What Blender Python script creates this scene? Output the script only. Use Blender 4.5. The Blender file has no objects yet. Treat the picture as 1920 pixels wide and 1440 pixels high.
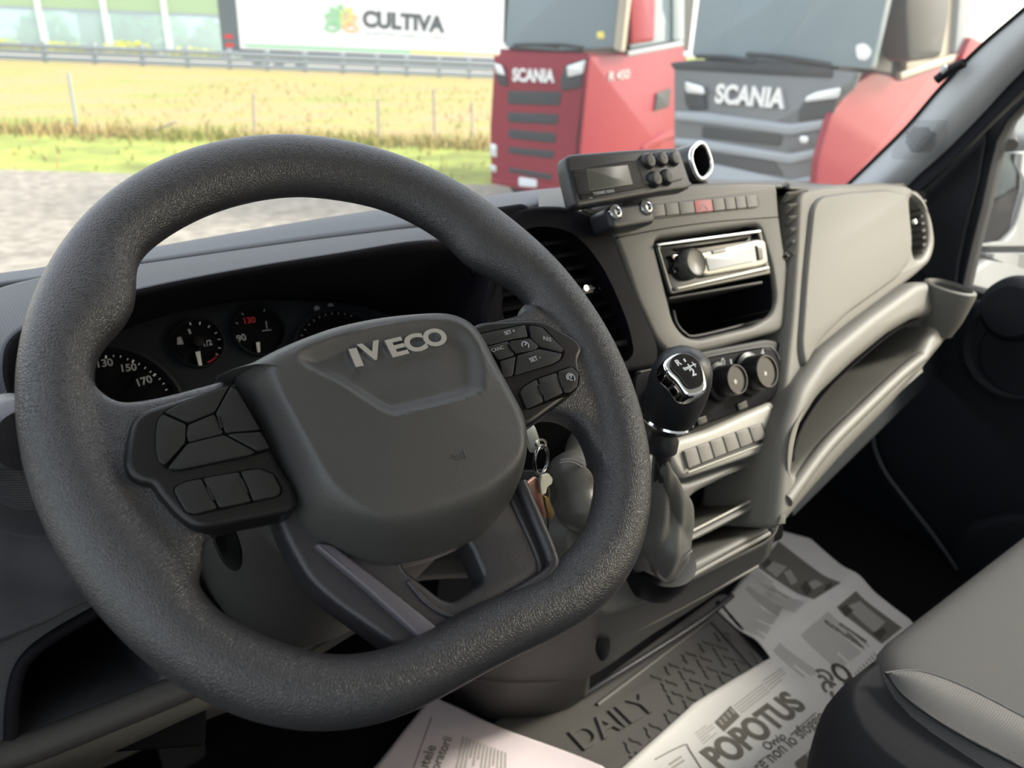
import bpy, bmesh, math, random
from mathutils import Vector, Matrix
import numpy as np
random.seed(7)
SC = bpy.context.scene
COL = SC.collection
# ------------------------------------------------------------------ camera
CZ = 1.85; YAW, PITCH, ROLL, FPX = 38.19, 23.35, 2.31, 1460.0
def cam_axes():
    y, p, r = map(math.radians, (YAW, PITCH, ROLL))
    f = Vector((math.sin(y)*math.cos(p), math.cos(y)*math.cos(p), -math.sin(p)))
    rt = Vector((math.cos(y), -math.sin(y), 0)); dn = f.cross(rt)
    r1 = rt*math.cos(r) - dn*math.sin(r)
    return r1, f.cross(r1), f
CR, CD, CF = cam_axes()
CP = Vector((0, 0, CZ))
cd = bpy.data.cameras.new('camera'); cam = bpy.data.objects.new('camera', cd); COL.objects.link(cam)
cam.matrix_world = Matrix(((CR.x, -CD.x, -CF.x, CP.x), (CR.y, -CD.y, -CF.y, CP.y), (CR.z, -CD.z, -CF.z, CP.z), (0, 0, 0, 1)))
cd.sensor_width = 36; cd.lens = 36*FPX/1920; cd.clip_start = .01; cd.clip_end = 600
cd.dof.use_dof = True; cd.dof.focus_distance = .52; cd.dof.aperture_fstop = 8.5
SC.camera = cam
# ------------------------------------------------------------------ light
W = bpy.data.worlds.new('world'); SC.world = W; W.use_nodes = True
nt = W.node_tree; bg = nt.nodes['Background']
sky = nt.nodes.new('ShaderNodeTexSky'); sky.sky_type = 'NISHITA'; sky.sun_disc = False
sky.sun_elevation = math.radians(30); sky.sun_rotation = math.radians(125); sky.air_density = 1.3; sky.dust_density = 3.0; sky.ozone_density = 1.0
mixc = nt.nodes.new('ShaderNodeMix'); mixc.data_type = 'RGBA'; mixc.inputs[0].default_value = .55
mixc.inputs[7].default_value = (5.9, 5.8, 5.8, 1)      # thin bright overcast veil
nt.links.new(sky.outputs[0], mixc.inputs[6]); nt.links.new(mixc.outputs[2], bg.inputs[0]); bg.inputs[1].default_value = .27
sl = bpy.data.lights.new('sun', 'SUN'); sl.energy = 3.8; sl.angle = math.radians(12); sl.color = (1, .93, .84)
so = bpy.data.objects.new('sun', sl); COL.objects.link(so)
so.rotation_euler = Vector((.72, -.31, .51)).to_track_quat('Z', 'Y').to_euler()   # from behind, right: comes in through the passenger window
SC.view_settings.view_transform = 'Standard'; SC.view_settings.look = 'None'
SC.view_settings.exposure = 1.0; SC.view_settings.gamma = 1; SC.view_settings.use_curve_mapping = False
# ------------------------------------------------------------------ geometry helpers
def ray(x, y): return (CR*((x-960)/FPX) + CD*((y-720)/FPX) + CF)
def hit(x, y, o, n):
    d = ray(x, y); return CP + d*((o-CP).dot(n)/d.dot(n))
def atY(x, y, Y): return hit(x, y, Vector((0, Y, 0)), Vector((0, 1, 0)))
def atX(x, y, X): return hit(x, y, Vector((X, 0, 0)), Vector((1, 0, 0)))
def atZ(x, y, Z): return hit(x, y, Vector((0, 0, Z)), Vector((0, 0, 1)))
class Frame:
    def __init__(s, o, x, y): s.o = Vector(o); s.x = Vector(x).normalized(); s.y = Vector(y).normalized(); s.n = s.x.cross(s.y).normalized()
    def P(s, u, v, w=0): return s.o + s.x*u + s.y*v + s.n*w
    def uv(s, x, y, w=0):
        p = hit(x, y, s.o + s.n*w, s.n) - s.o; return (p.dot(s.x), p.dot(s.y))
    def pl(s, pts, w=0): return [s.uv(a, b, w) for a, b in pts]
def chaikin(p, k=2, r=.25):
    for _ in range(k):
        q = []
        for i in range(len(p)):
            a, b = p[i], p[(i+1) % len(p)]
            q.append(tuple(a[j]*(1-r)+b[j]*r for j in range(len(a)))); q.append(tuple(a[j]*r+b[j]*(1-r) for j in range(len(a))))
        p = q
    return p
def fillet(p, r, k=5):
    out = []; n = len(p)
    for i in range(n):
        a, b, c = Vector(p[i-1]), Vector(p[i]), Vector(p[(i+1) % n])
        d1, d2 = (a-b), (c-b); t = min(r, d1.length*.45, d2.length*.45)
        s, e = b+d1.normalized()*t, b+d2.normalized()*t
        for j in range(k+1):
            u = j/k; q = s*(1-u)**2 + b*2*u*(1-u) + e*u*u; out.append(tuple(q))
    return out
def cr(p, n=6, closed=False):
    p = [Vector(q) for q in p]; N = len(p); out = []
    for i in range(N if closed else N-1):
        if closed: a, b, c, d = p[i-1], p[i], p[(i+1) % N], p[(i+2) % N]
        else: a, b, c, d = p[max(i-1, 0)], p[i], p[i+1], p[min(i+2, N-1)]
        for j in range(n):
            t = j/n
            out.append(.5*((2*b)+(c-a)*t+(2*a-5*b+4*c-d)*t*t+(3*b-a-3*c+d)*t**3))
    if not closed: out.append(p[-1])
    return out
def crt(p, n=6): return [tuple(q) for q in cr(p, n, True)]
def tag(o, label=None, cat=None, group=None, kind=None):
    if label: o['label'] = label
    if cat: o['category'] = cat
    if group: o['group'] = group
    if kind: o['kind'] = kind
    return o
def thing(name, label, cat, loc, group=None):
    o = bpy.data.objects.new(name, None); COL.objects.link(o); o.location = loc; o.empty_display_size = .05
    return tag(o, label, cat, group)
def finish(name, me, mat, parent, ang=38, smooth=True):
    if mat: me.materials.clear(); me.materials.append(mat)
    bm = bmesh.new(); bm.from_mesh(me)
    bmesh.ops.remove_doubles(bm, verts=bm.verts, dist=1e-6)
    ca = math.radians(ang)
    for f in bm.faces: f.smooth = smooth
    for e in bm.edges:
        if len(e.link_faces) == 2: e.smooth = e.calc_face_angle(0) < ca
    bm.to_mesh(me); bm.free()
    o = bpy.data.objects.new(name, me); COL.objects.link(o)
    if parent is not None:
        o.parent = parent
        o.matrix_parent_inverse = Matrix.Translation(-parent.location) if parent.type == 'EMPTY' else Matrix.Identity(4)
    return o
def from_data(data):
    t = bpy.data.objects.new('tmp', data); COL.objects.link(t)
    dg = bpy.context.evaluated_depsgraph_get(); dg.update()
    me = bpy.data.meshes.new_from_object(t.evaluated_get(dg))
    bpy.data.objects.remove(t); return me
def plate(name, fr, outer, holes, w0, w1, bev, mat, parent, k=2, ang=38):
    c = bpy.data.curves.new('c', 'CURVE'); c.dimensions = '2D'; c.fill_mode = 'BOTH'
    bev = min(bev, (w1-w0)*.499)
    for ol in [outer]+list(holes):
        s = c.splines.new('POLY'); s.points.add(len(ol)-1)
        for i, q in enumerate(ol): s.points[i].co = (q[0], q[1], 0, 1)
        s.use_cyclic_u = True
    c.extrude = (w1-w0)/2-bev; c.bevel_depth = bev; c.bevel_resolution = k; c.offset = -bev
    me = from_data(c); bpy.data.curves.remove(c)
    m = (w0+w1)/2
    for v in me.vertices: v.co = fr.P(v.co.x, v.co.y, v.co.z+m)
    return finish(name, me, mat, parent, ang)
def tube(name, pts, r, mat, parent, n=5, closed=False, res=4, smooth=True):
    q = cr(pts, n, closed) if smooth else [Vector(p) for p in pts]
    c = bpy.data.curves.new('c', 'CURVE'); c.dimensions = '3D'
    s = c.splines.new('POLY'); s.points.add(len(q)-1)
    for i, p in enumerate(q): s.points[i].co = (p[0], p[1], p[2], 1)
    s.use_cyclic_u = closed; c.bevel_depth = r; c.bevel_resolution = res; c.use_fill_caps = True
    me = from_data(c); bpy.data.curves.remove(c)
    return finish(name, me, mat, parent, 50)
def grid_mesh(rows, closed=False):
    bm = bmesh.new(); V = [[bm.verts.new(p) for p in r] for r in rows]
    for i in range(len(rows)-1):
        m = len(rows[i])
        for j in range(m if closed else m-1):
            bm.faces.new((V[i][j], V[i][(j+1) % m], V[i+1][(j+1) % m], V[i+1][j]))
    return bm, V
def loft(name, rows, mat, parent, nu=8, nv=6, thick=.004, closed=False, caps=False, ang=60, off=-1):
    R = [cr(r, nu, closed) for r in rows]
    m = len(R[0])
    if nv > 1:
        cols = [cr([r[j] for r in R], nv) for j in range(m)]
        R = [[cols[j][i] for j in range(m)] for i in range(len(cols[0]))]
    bm, V = grid_mesh(R, closed)
    if caps:
        bm.faces.new(V[0]); bm.faces.new(V[-1][::-1])
    bmesh.ops.recalc_face_normals(bm, faces=bm.faces)
    me = bpy.data.meshes.new(name); bm.to_mesh(me); bm.free()
    o = finish(name, me, mat, parent, ang)
    if thick and not caps:
        md = o.modifiers.new('thickness', 'SOLIDIFY'); md.thickness = thick; md.offset = off
    return o
def box(name, c, dx, dy, dz, mat, parent, bev=.002, ax=None):
    """box centred at c; ax = (X, Y, Z) unit axes"""
    X, Y, Z = ax or (Vector((1, 0, 0)), Vector((0, 1, 0)), Vector((0, 0, 1)))
    bm = bmesh.new(); bmesh.ops.create_cube(bm, size=1)
    for v in bm.verts: v.co = Vector((v.co.x*dx, v.co.y*dy, v.co.z*dz))
    if bev: bmesh.ops.bevel(bm, geom=list(bm.edges), offset=min(bev, min(dx, dy, dz)*.4), segments=2, affect='EDGES')
    c = Vector(c)
    for v in bm.verts: v.co = c + X*v.co.x + Y*v.co.y + Z*v.co.z
    me = bpy.data.meshes.new(name); bm.to_mesh(me); bm.free()
    return finish(name, me, mat, parent)
def fbox(name, fr, u0, u1, v0, v1, w0, w1, mat, parent, bev=.002):
    return box(name, fr.P((u0+u1)/2, (v0+v1)/2, (w0+w1)/2), u1-u0, v1-v0, w1-w0, mat, parent, bev, (fr.x, fr.y, fr.n))
def lathe(name, o, ax, prof, mat, parent, seg=40, sx=1, xdir=None, ang=40, jit=None):
    """prof = [(radius, height)] about axis ax at o"""
    ax = Vector(ax).normalized(); xd = Vector(xdir) if xdir else ax.orthogonal(); xd = (xd - ax*xd.dot(ax)).normalized(); yd = ax.cross(xd)
    rows = []
    for r, h in prof:
        rows.append([Vector(o)+ax*h+(xd*math.cos(t)*sx+yd*math.sin(t))*max(r, 1e-5) for t in [2*math.pi*i/seg for i in range(seg)]])
    bm, V = grid_mesh(rows, True)
    if prof[0][0] > 1e-4: bm.faces.new(V[0])
    if prof[-1][0] > 1e-4: bm.faces.new(V[-1][::-1])
    bmesh.ops.recalc_face_normals(bm, faces=bm.faces)
    me = bpy.data.meshes.new(name); bm.to_mesh(me); bm.free()
    return finish(name, me, mat, parent, ang)
def text(name, fr, s, p0, p1, w, d, mat, parent, sy=1.0, shear=0, bold=0.0, px=True, spacing=1, H=None):
    a = Vector(fr.uv(*p0, w) if px else p0); b = Vector(fr.uv(*p1, w) if px else p1)
    c = bpy.data.curves.new('t', 'FONT'); c.body = s; c.extrude = .0; c.size = 1; c.shear = shear; c.offset = bold; c.space_character = spacing
    me = from_data(c); bpy.data.curves.remove(c)
    xs = [v.co.x for v in me.vertices]
    k = (b-a).length/(max(xs)-min(xs))
    if H: sy = H/(k*.70)
    x0 = min(xs); e = (b-a).normalized(); f = Vector((-e.y, e.x))
    bm = bmesh.new(); bm.from_mesh(me)
    if d > 0:
        r = bmesh.ops.extrude_face_region(bm, geom=list(bm.faces))
        for v in [g for g in r['geom'] if isinstance(g, bmesh.types.BMVert)]: v.co.z += 1
    for v in bm.verts:
        q = a + e*((v.co.x-x0)*k) + f*(v.co.y*k*sy)
        v.co = fr.P(q.x, q.y, w+(d*v.co.z if d > 0 else 0))
    if d > 0: bmesh.ops.recalc_face_normals(bm, faces=bm.faces)
    bm.to_mesh(me); bm.free()
    return finish(name, me, mat, parent, 30)
def join_into(name, objs, mat, parent):
    """several shapes of one and the same part -> one mesh"""
    bm = bmesh.new()
    for o in objs: bm.from_mesh(o.data)
    me = bpy.data.meshes.new(name); bm.to_mesh(me); bm.free()
    for o in objs: bpy.data.objects.remove(o)
    return finish(name, me, mat, parent)
# ------------------------------------------------------------------ materials
def mat(name, col, rough=.5, bump=None, metal=0, spec=.5, var=0, coat=0, vscale=30):
    m = bpy.data.materials.new(name); m.use_nodes = True; t = m.node_tree; b = t.nodes['Principled BSDF']
    b.inputs['Base Color'].default_value = (*col, 1); b.inputs['Roughness'].default_value = rough; b.inputs['Metallic'].default_value = metal
    b.inputs['Specular IOR Level'].default_value = spec; b.inputs['Coat Weight'].default_value = coat
    tc = t.nodes.new('ShaderNodeTexCoord')
    if var:
        n = t.nodes.new('ShaderNodeTexNoise'); n.inputs['Scale'].default_value = vscale; n.inputs['Detail'].default_value = 5
        t.links.new(tc.outputs['Object'], n.inputs[0]); r = t.nodes.new('ShaderNodeMapRange')
        r.inputs[1].default_value = .3; r.inputs[2].default_value = .7; r.inputs[3].default_value = 1-var; r.inputs[4].default_value = 1+var
        t.links.new(n.outputs[0], r.inputs[0]); x = t.nodes.new('ShaderNodeVectorMath'); x.operation = 'SCALE'; x.inputs[0].default_value = col
        t.links.new(r.outputs[0], x.inputs['Scale']); t.links.new(x.outputs[0], b.inputs['Base Color'])
    if bump:
        kind, sc, st = bump[:3]; bn = t.nodes.new('ShaderNodeBump'); bn.inputs['Strength'].default_value = st; bn.inputs['Distance'].default_value = bump[3] if len(bump) > 3 else .0006
        if kind == 'noise':
            x = t.nodes.new('ShaderNodeTexNoise'); x.inputs['Scale'].default_value = sc; x.inputs['Detail'].default_value = 3; out = x.outputs[0]
        elif kind == 'leather':
            x = t.nodes.new('ShaderNodeTexVoronoi'); x.feature = 'DISTANCE_TO_EDGE'; x.inputs['Scale'].default_value = sc
            mr = t.nodes.new('ShaderNodeMapRange'); mr.inputs[2].default_value = .28; t.links.new(x.outputs[0], mr.inputs[0]); out = mr.outputs[0]
            n = t.nodes.new('ShaderNodeTexNoise'); n.inputs['Scale'].default_value = sc*.35
            mx = t.nodes.new('ShaderNodeMix'); mx.data_type = 'RGBA'; mx.inputs[0].default_value = .0011
            t.links.new(tc.outputs['Object'], n.inputs[0]); t.links.new(tc.outputs['Object'], mx.inputs[6]); t.links.new(n.outputs['Color'], mx.inputs[7]); t.links.new(mx.outputs[2], x.inputs[0])
        elif kind == 'dots':
            x = t.nodes.new('ShaderNodeTexVoronoi'); x.feature = 'F1'; x.voronoi_dimensions = '2D'; x.inputs['Scale'].default_value = sc; x.inputs['Randomness'].default_value = 0; out = x.outputs[0]; mpp = t.nodes.new('ShaderNodeMapping'); mpp.inputs['Rotation'].default_value = (math.radians(-38), 0, 0); t.links.new(tc.outputs['Object'], mpp.inputs[0])
        elif kind == 'rib':
            x = t.nodes.new('ShaderNodeTexWave'); x.inputs['Scale'].default_value = sc; x.bands_direction = 'X'; x.inputs['Distortion'].default_value = .6; x.inputs['Detail Scale'].default_value = 3; out = x.outputs[0]
        if kind == 'dots': t.links.new(mpp.outputs[0], x.inputs[0])
        elif kind != 'leather': t.links.new(tc.outputs['Object'], x.inputs[0])
        t.links.new(out, bn.inputs['Height']); t.links.new(bn.outputs[0], b.inputs['Normal'])
    return m
def glass(name, tint=(1, 1, 1), haze=.0, gl=.06):
    m = bpy.data.materials.new(name); m.use_nodes = True; t = m.node_tree; t.nodes.clear()
    out = t.nodes.new('ShaderNodeOutputMaterial'); tr = t.nodes.new('ShaderNodeBsdfTransparent'); tr.inputs[0].default_value = (*tint, 1)
    g = t.nodes.new('ShaderNodeBsdfGlossy'); g.inputs['Roughness'].default_value = .02
    mx = t.nodes.new('ShaderNodeMixShader'); mx.inputs[0].default_value = gl
    t.links.new(tr.outputs[0], mx.inputs[1]); t.links.new(g.outputs[0], mx.inputs[2]); last = mx
    if haze:  # whitening haze over the view, mixed in as translucent white
        d = t.nodes.new('ShaderNodeBsdfTranslucent'); d.inputs[0].default_value = (.9, .9, .88, 1)
        m2 = t.nodes.new('ShaderNodeMixShader'); m2.inputs[0].default_value = haze
        t.links.new(mx.outputs[0], m2.inputs[1]); t.links.new(d.outputs[0], m2.inputs[2]); last = m2
    t.links.new(last.outputs[0], out.inputs[0]); return m
M = dict(
 leather=mat('black_grained_rim', (.030, .0295, .033), .37, ('leather', 620, .42, .0005), spec=.6),
 pad=mat('grained_black_pad', (.044, .0435, .043), .40, ('noise', 1500, .5, .0006), spec=.5),
 satin=mat('satin_black', (.009, .009, .010), .32, spec=.3),
 button=mat('button_black', (.014, .0145, .015), .40, spec=.4),
 gap=mat('gap_black', (.003, .003, .003), .9, spec=.08),
 trim=mat('spoke_trim', (.024, .023, .028), .36, ('noise', 1300, .4)),
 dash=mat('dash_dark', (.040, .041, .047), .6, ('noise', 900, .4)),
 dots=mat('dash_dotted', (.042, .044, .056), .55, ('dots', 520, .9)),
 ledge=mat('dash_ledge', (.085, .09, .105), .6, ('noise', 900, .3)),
 tray=mat('tray_grey', (.135, .128, .114), .55, ('noise', 900, .3)),
 facet=mat('facet_purple_highlight', (.085, .078, .095), .4, ('noise', 1300, .4)),  # purple highlight of the spoke leg put into a lighter colour
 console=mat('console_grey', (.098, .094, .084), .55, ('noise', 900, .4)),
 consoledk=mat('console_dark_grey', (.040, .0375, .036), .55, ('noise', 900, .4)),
 lid=mat('glovebox_grey', (.150, .142, .127), .55, ('noise', 900, .3)),
 silverg=mat('pale_grey_plastic', (.36, .345, .31), .5),
 switch=mat('switch_grey', (.15, .14, .13), .5),
 frame=mat('vent_frame_black', (.008, .0075, .010), .6, ('noise', 900, .3), spec=.06),
 black=mat('black_plastic', (.009, .009, .010), .5, spec=.2),
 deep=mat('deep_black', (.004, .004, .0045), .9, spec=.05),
 door=mat('door_black', (.011, .0125, .017), .65, ('noise', 800, .3), spec=.25),
 seal=mat('seal_rubber', (.008, .009, .013), .7, spec=.25),
 headliner=mat('headliner_pale', (.85, .84, .81), .9),
 pillar=mat('pillar_grey', (.50, .52, .55), .65, ('noise', 900, .2)),
 chrome=mat('chrome', (.82, .83, .85), .09, metal=1), emblem=mat('emblem_chrome', (.86, .87, .9), .16, metal=1),
 dchrome=mat('dark_chrome', (.35, .36, .38), .18, metal=1),
 gloss=mat('gloss_black', (.006, .006, .007), .08, coat=.5),
 white=mat('white_print', (.75, .77, .8), .5),
 grey=mat('grey_print', (.32, .33, .35), .5),
 red=mat('red_print', (.55, .03, .03), .5),
 dialprint=mat('dial_print', (.40, .41, .44), .5),
 cluster=mat('cluster_face', (.018, .020, .024), .5, spec=.2),
 gface=mat('gauge_face', (.005, .005, .007), .6, spec=.15),
 needle=mat('needle_white', (.75, .74, .72), .4),
 rubber=mat('rubber_mat', (.105, .096, .088), .5, ('noise', 700, .3)),
 carpet=mat('floor_black', (.008, .008, .009), .95, ('noise', 500, 1), spec=.1),
 paper=mat('newsprint', (.92, .875, .82), .85, ('noise', 90, .3), var=.04, vscale=12),
 pinkpaper=mat('newsprint_pinkish', (.80, .69, .71), .85, ('noise', 90, .3), var=.03, vscale=12),
 ink=mat('newspaper_ink', (.22, .195, .16), .9), inkdk=mat('newspaper_ink_dark', (.10, .09, .075), .9), inklt=mat('newspaper_ink_fine', (.50, .465, .42), .9),
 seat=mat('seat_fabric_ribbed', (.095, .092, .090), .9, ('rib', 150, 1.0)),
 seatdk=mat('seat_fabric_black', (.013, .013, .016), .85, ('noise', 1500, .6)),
 seatmid=mat('seat_fabric_grey', (.11, .106, .104), .8, ('dots', 600, 1)),
 stitch=mat('stitching', (.12, .12, .125), .7),
 gaiter=mat('gear_boot_leather', (.10, .096, .089), .36, ('noise', 700, .3)),
 rubberk=mat('soft_black', (.014, .014, .016), .42),
 keysteel=mat('key_nickel', (.62, .60, .55), .25, metal=1), keypink=mat('key_copper_tint', (.55, .33, .28), .35, metal=.8), brass=mat('key_brass', (.70, .48, .20), .3, metal=1), tagwhite=mat('key_white_cap', (.60, .60, .50), .4),
 lcd=mat('lcd_grey', (.075, .080, .070), .25), device=mat('controller_black', (.022, .023, .028), .42, ('noise', 900, .2)),
 hazard=mat('hazard_red', (.40, .10, .11), .5), hazbtn=mat('button_grey', (.115, .112, .104), .5),
 knobg=mat('knob_grey', (.10, .097, .09), .4, metal=.3),
 radiosil=mat('radio_silver', (.40, .38, .33), .35, metal=.3), radiopan=mat('radio_display_pale', (.45, .46, .48), .4), radioblk=mat('radio_black', (.012, .012, .012), .15),
 asphalt=mat('gravel', (.25, .225, .185), .95, ('noise', 60, 1), var=.35, vscale=6),
 grass=mat('grass_green', (.24, .28, .05), .95, var=.4, vscale=1.2),
 galv=mat('galvanised', (.34, .38, .42), .5, metal=.3), post=mat('old_fence_post', (.36, .33, .28), .8),
 trailer=mat('trailer_white', (.72, .73, .74), .45), tdark=mat('trailer_dark', (.10, .12, .13), .6),
 lgreen=mat('logo_green', (.30, .55, .32), .5), lor=mat('logo_orange', (.85, .50, .28), .5), lyel=mat('logo_yellow', (.75, .65, .15), .5), lgrey=mat('letter_grey', (.07, .08, .09), .5), lpale=mat('letter_pale', (.45, .48, .47), .5),
 bgreen=mat('barrier_green', (.36, .48, .28), .5), wall=mat('building_plaster', (.55, .50, .47), .8), bush=mat('bush_leaves', (.18, .30, .14), .9, var=.5, vscale=3), weed=mat('yellow_weeds', (.60, .58, .05), .9, var=.4, vscale=3), road=mat('road_shoulder', (.50, .47, .42), .9),
 tred=mat('truck_red', (.22, .005, .02), .4, spec=.3), tredk=mat('truck_grille_black', (.016, .020, .024), .5), tgrey=mat('truck_grey', (.11, .12, .13), .35, coat=.3), tlgrey=mat('truck_light_grey', (.27, .30, .33), .4),
 tglass=mat('truck_glass', (.15, .20, .225), .08), tlamp=mat('headlamp', (.65, .68, .7), .15, metal=.4), tsil=mat('truck_letters', (.72, .74, .76), .25, metal=.5), cream=mat('truck_trim_and_reflection_pale', (.40, .36, .28), .4), vanwhite=mat('van_white_paint', (.55, .55, .53), .3, coat=.3),
 mirror=mat('mirror_glass', (.50, .51, .53), .01, metal=1), mgrey=mat('mirror_housing', (.10, .105, .115), .5), plate=mat('number_plate', (.65, .7, .75), .5))
M['wind'] = glass('windscreen_glass', (.83, .85, .84), .03, .03)
M['sideglass'] = glass('side_window_glass', (.90, .92, .91), .01, .03)
M['barglass'] = glass('barrier_glass', (.62, .80, .80), .35, .05)
# dry / green grass by patches
def grass_mat():
    m = bpy.data.materials.new('bank_grass'); m.use_nodes = True; t = m.node_tree; b = t.nodes['Principled BSDF']; b.inputs['Roughness'].default_value = .95
    tc = t.nodes.new('ShaderNodeTexCoord'); mp = t.nodes.new('ShaderNodeMapping'); mp.inputs['Scale'].default_value = (.12, .35, .35); mp.inputs['Rotation'].default_value = (0, 0, .5)
    n = t.nodes.new('ShaderNodeTexNoise'); n.inputs['Scale'].default_value = 1.6; n.inputs['Detail'].default_value = 8; n.inputs['Roughness'].default_value = .7
    r = t.nodes.new('ShaderNodeValToRGB'); e = r.color_ramp.elements; e[0].position = .36; e[0].color = (.22, .27, .05, 1); e[1].position = .62; e[1].color = (.38, .26, .125, 1)
    x = r.color_ramp.elements.new(.48); x.color = (.31, .265, .085, 1)
    n2 = t.nodes.new('ShaderNodeTexNoise'); n2.inputs['Scale'].default_value = 9; n2.inputs['Detail'].default_value = 6
    mr = t.nodes.new('ShaderNodeMapRange'); mr.inputs[1].default_value = .25; mr.inputs[2].default_value = .75; mr.inputs[3].default_value = .65; mr.inputs[4].default_value = 1.25
    s = t.nodes.new('ShaderNodeVectorMath'); s.operation = 'SCALE'
    L = t.links.new
    L(tc.outputs['Object'], mp.inputs[0]); L(mp.outputs[0], n.inputs[0]); L(n.outputs[0], r.inputs[0]); L(tc.outputs['Object'], n2.inputs[0]); L(n2.outputs[0], mr.inputs[0])
    L(r.outputs[0], s.inputs[0]); L(mr.outputs[0], s.inputs['Scale']); L(s.outputs[0], b.inputs['Base Color']); return m
M['bank'] = grass_mat()
V3 = Vector
GZ = -.45                                    # ground level outside (the seat is high above it)
# ================================================================== OUTSIDE: ground, bank
def strip(name, pts, mat_, kind='structure', nx=2):
    """pts: list of (distance across, z); runs along the verge direction"""
    e = V3((math.cos(math.radians(-35)), math.sin(math.radians(-35)), 0)); f = V3((-e.y, e.x, 0))
    rows = [[f*d + e*s + V3((0, 0, z)) for s in np.linspace(-90, 120, nx)] for d, z in pts]
    bm, V = grid_mesh(rows); bmesh.ops.recalc_face_normals(bm, faces=bm.faces)
    for fc in bm.faces:
        if fc.normal.z < 0: fc.normal_flip()
    me = bpy.data.meshes.new(name); bm.to_mesh(me); bm.free(); o = finish(name, me, mat_, None); tag(o, kind=kind); return o
EV = V3((math.cos(math.radians(-35)), math.sin(math.radians(-35)), 0)); FV = V3((-EV.y, EV.x, 0))
def across(x, y, z):                          # distance across the verge of a pixel at height z
    return atZ(x, y, z).dot(FV)
d0 = across(460, 332, GZ); d1 = across(460, 262, GZ); dg = across(460, 132, .02)
strip('gravel_yard', [(-60, GZ), (d0, GZ)], M['asphalt'])
strip('grass_verge', [(d0, GZ), (d1, GZ)], M['grass'])
strip('grass_bank', [(d1, GZ), (d1+1.2, GZ-.12), (dg*.75, GZ+.18), (dg, .02), (dg+2, .03)], M['bank'])
strip('motorway', [(dg+2, .03), (dg+45, .05)], M['road'])
strip('far_field', [(dg+45, .05), (dg+300, 1.0)], M['grass'])
print('verge', d0, d1, dg)
# grass tufts at the verge: nobody could count them
bm = bmesh.new()
for i in range(9000):
    d = d1 + random.gauss(0, .5) if i % 3 else random.uniform(d0, dg*.8)
    s = random.uniform(-12, 30); h = random.uniform(.08, .38)*(1 if i % 3 else .6); p = FV*d + EV*s
    zz = GZ if d < d1+1.2 else GZ + (d-d1-1.2)*.02
    a = random.uniform(0, 3.1); w = .03; dx = V3((math.cos(a)*w, math.sin(a)*w, 0)); lean = V3((random.uniform(-.1, .1), random.uniform(-.1, .1), h))
    v = [bm.verts.new(p-dx+V3((0, 0, zz))), bm.verts.new(p+dx+V3((0, 0, zz))), bm.verts.new(p+lean+V3((0, 0, zz)))]
    bm.faces.new(v)
me = bpy.data.meshes.new('tall_grass'); bm.to_mesh(me); bm.free()
tag(finish('tall_grass', me, M['bank'], None), 'dry and green grass blades along the foot of the bank', 'grass', kind='stuff')
# old fence posts
for i, (a, b, lb) in enumerate([((147, 248), (128, 137), 'grey fence post leaning left, furthest left on the grass bank'), ((478, 258), (475, 175), 'thin grey fence post rising behind the top of the steering wheel rim'),
                  ((711, 262), (709, 185), 'thin weathered post above the right shoulder of the steering wheel'), ((816, 262), (813, 168), 'pale fence post, tall one of the pair left of the red lorry'), ((886, 250), (885, 190), 'short pale fence post right beside the red lorry')]):
    g = atZ(a[0], a[1]+6, GZ-.05); t = hit(b[0], b[1], g, V3((CF.x, CF.y, 0)).normalized())
    o = tube('fence_post', [g, (g+t)/2, t], .035, M['galv'] if i == 0 else M['post'], None, 2); tag(o, lb, 'fence post', 'old posts on the grass bank')
g = atZ(262, 258, GZ-.05); t = hit(332, 228, g, V3((CF.x, CF.y, 0)).normalized())
tag(tube('broken_branch', [g, (g+t)/2+V3((0, 0, .02)), t], .025, M['post'], None, 2), 'fallen leaning stick in the grass left of the wheel', 'branch')
# guardrail
gr = thing('guardrail', 'long galvanised three-beam crash barrier along the top of the grass bank', 'guardrail', FV*dg)
def grp(px, ztop): return None
GD = dg+.6
def onrail(x, y):                             # on the vertical plane of the rail
    return hit(x, y, FV*GD, FV)
A0 = onrail(-80, 116); A1 = onrail(980, 160); B0 = onrail(-80, 80); B1 = onrail(980, 122)
RU = (A1-A0).normalized(); Hh = (onrail(400, 93)-onrail(400, 128)).length
zb = onrail(400, 128).z; zt = onrail(400, 93).z
L0 = A0.dot(EV); L1 = A1.dot(EV)
GF = Frame(FV*GD, EV, (0, 0, 1))
for k in range(3):
    z0 = zb + (zt-zb)*(.06+.32*k); h = (zt-zb)*.24
    prof = [(z0, 0), (z0+h*.2, .05), (z0+h*.5, 0), (z0+h*.8, .05), (z0+h, 0)]
    rows = [[GF.P(s, z, w) for s in (L0-20, L1+40)] for z, w in prof]
    bm, V = grid_mesh(rows); bmesh.ops.recalc_face_normals(bm, faces=bm.faces); me = bpy.data.meshes.new('rail'); bm.to_mesh(me); bm.free()
    o = finish('rail', me, M['galv'], gr); md = o.modifiers.new('t', 'SOLIDIFY'); md.thickness = .02
for x in (85, 178, 267, 351, 430, 500, 571, 642, 706, 762, 823, 880, 935):
    p = onrail(x, 120); s = p.dot(EV)
    fbox('rail_post', GF, s-.12, s+.12, -.2, zt+.1, -.3, -.02, M['galv'], gr, .01)
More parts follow.
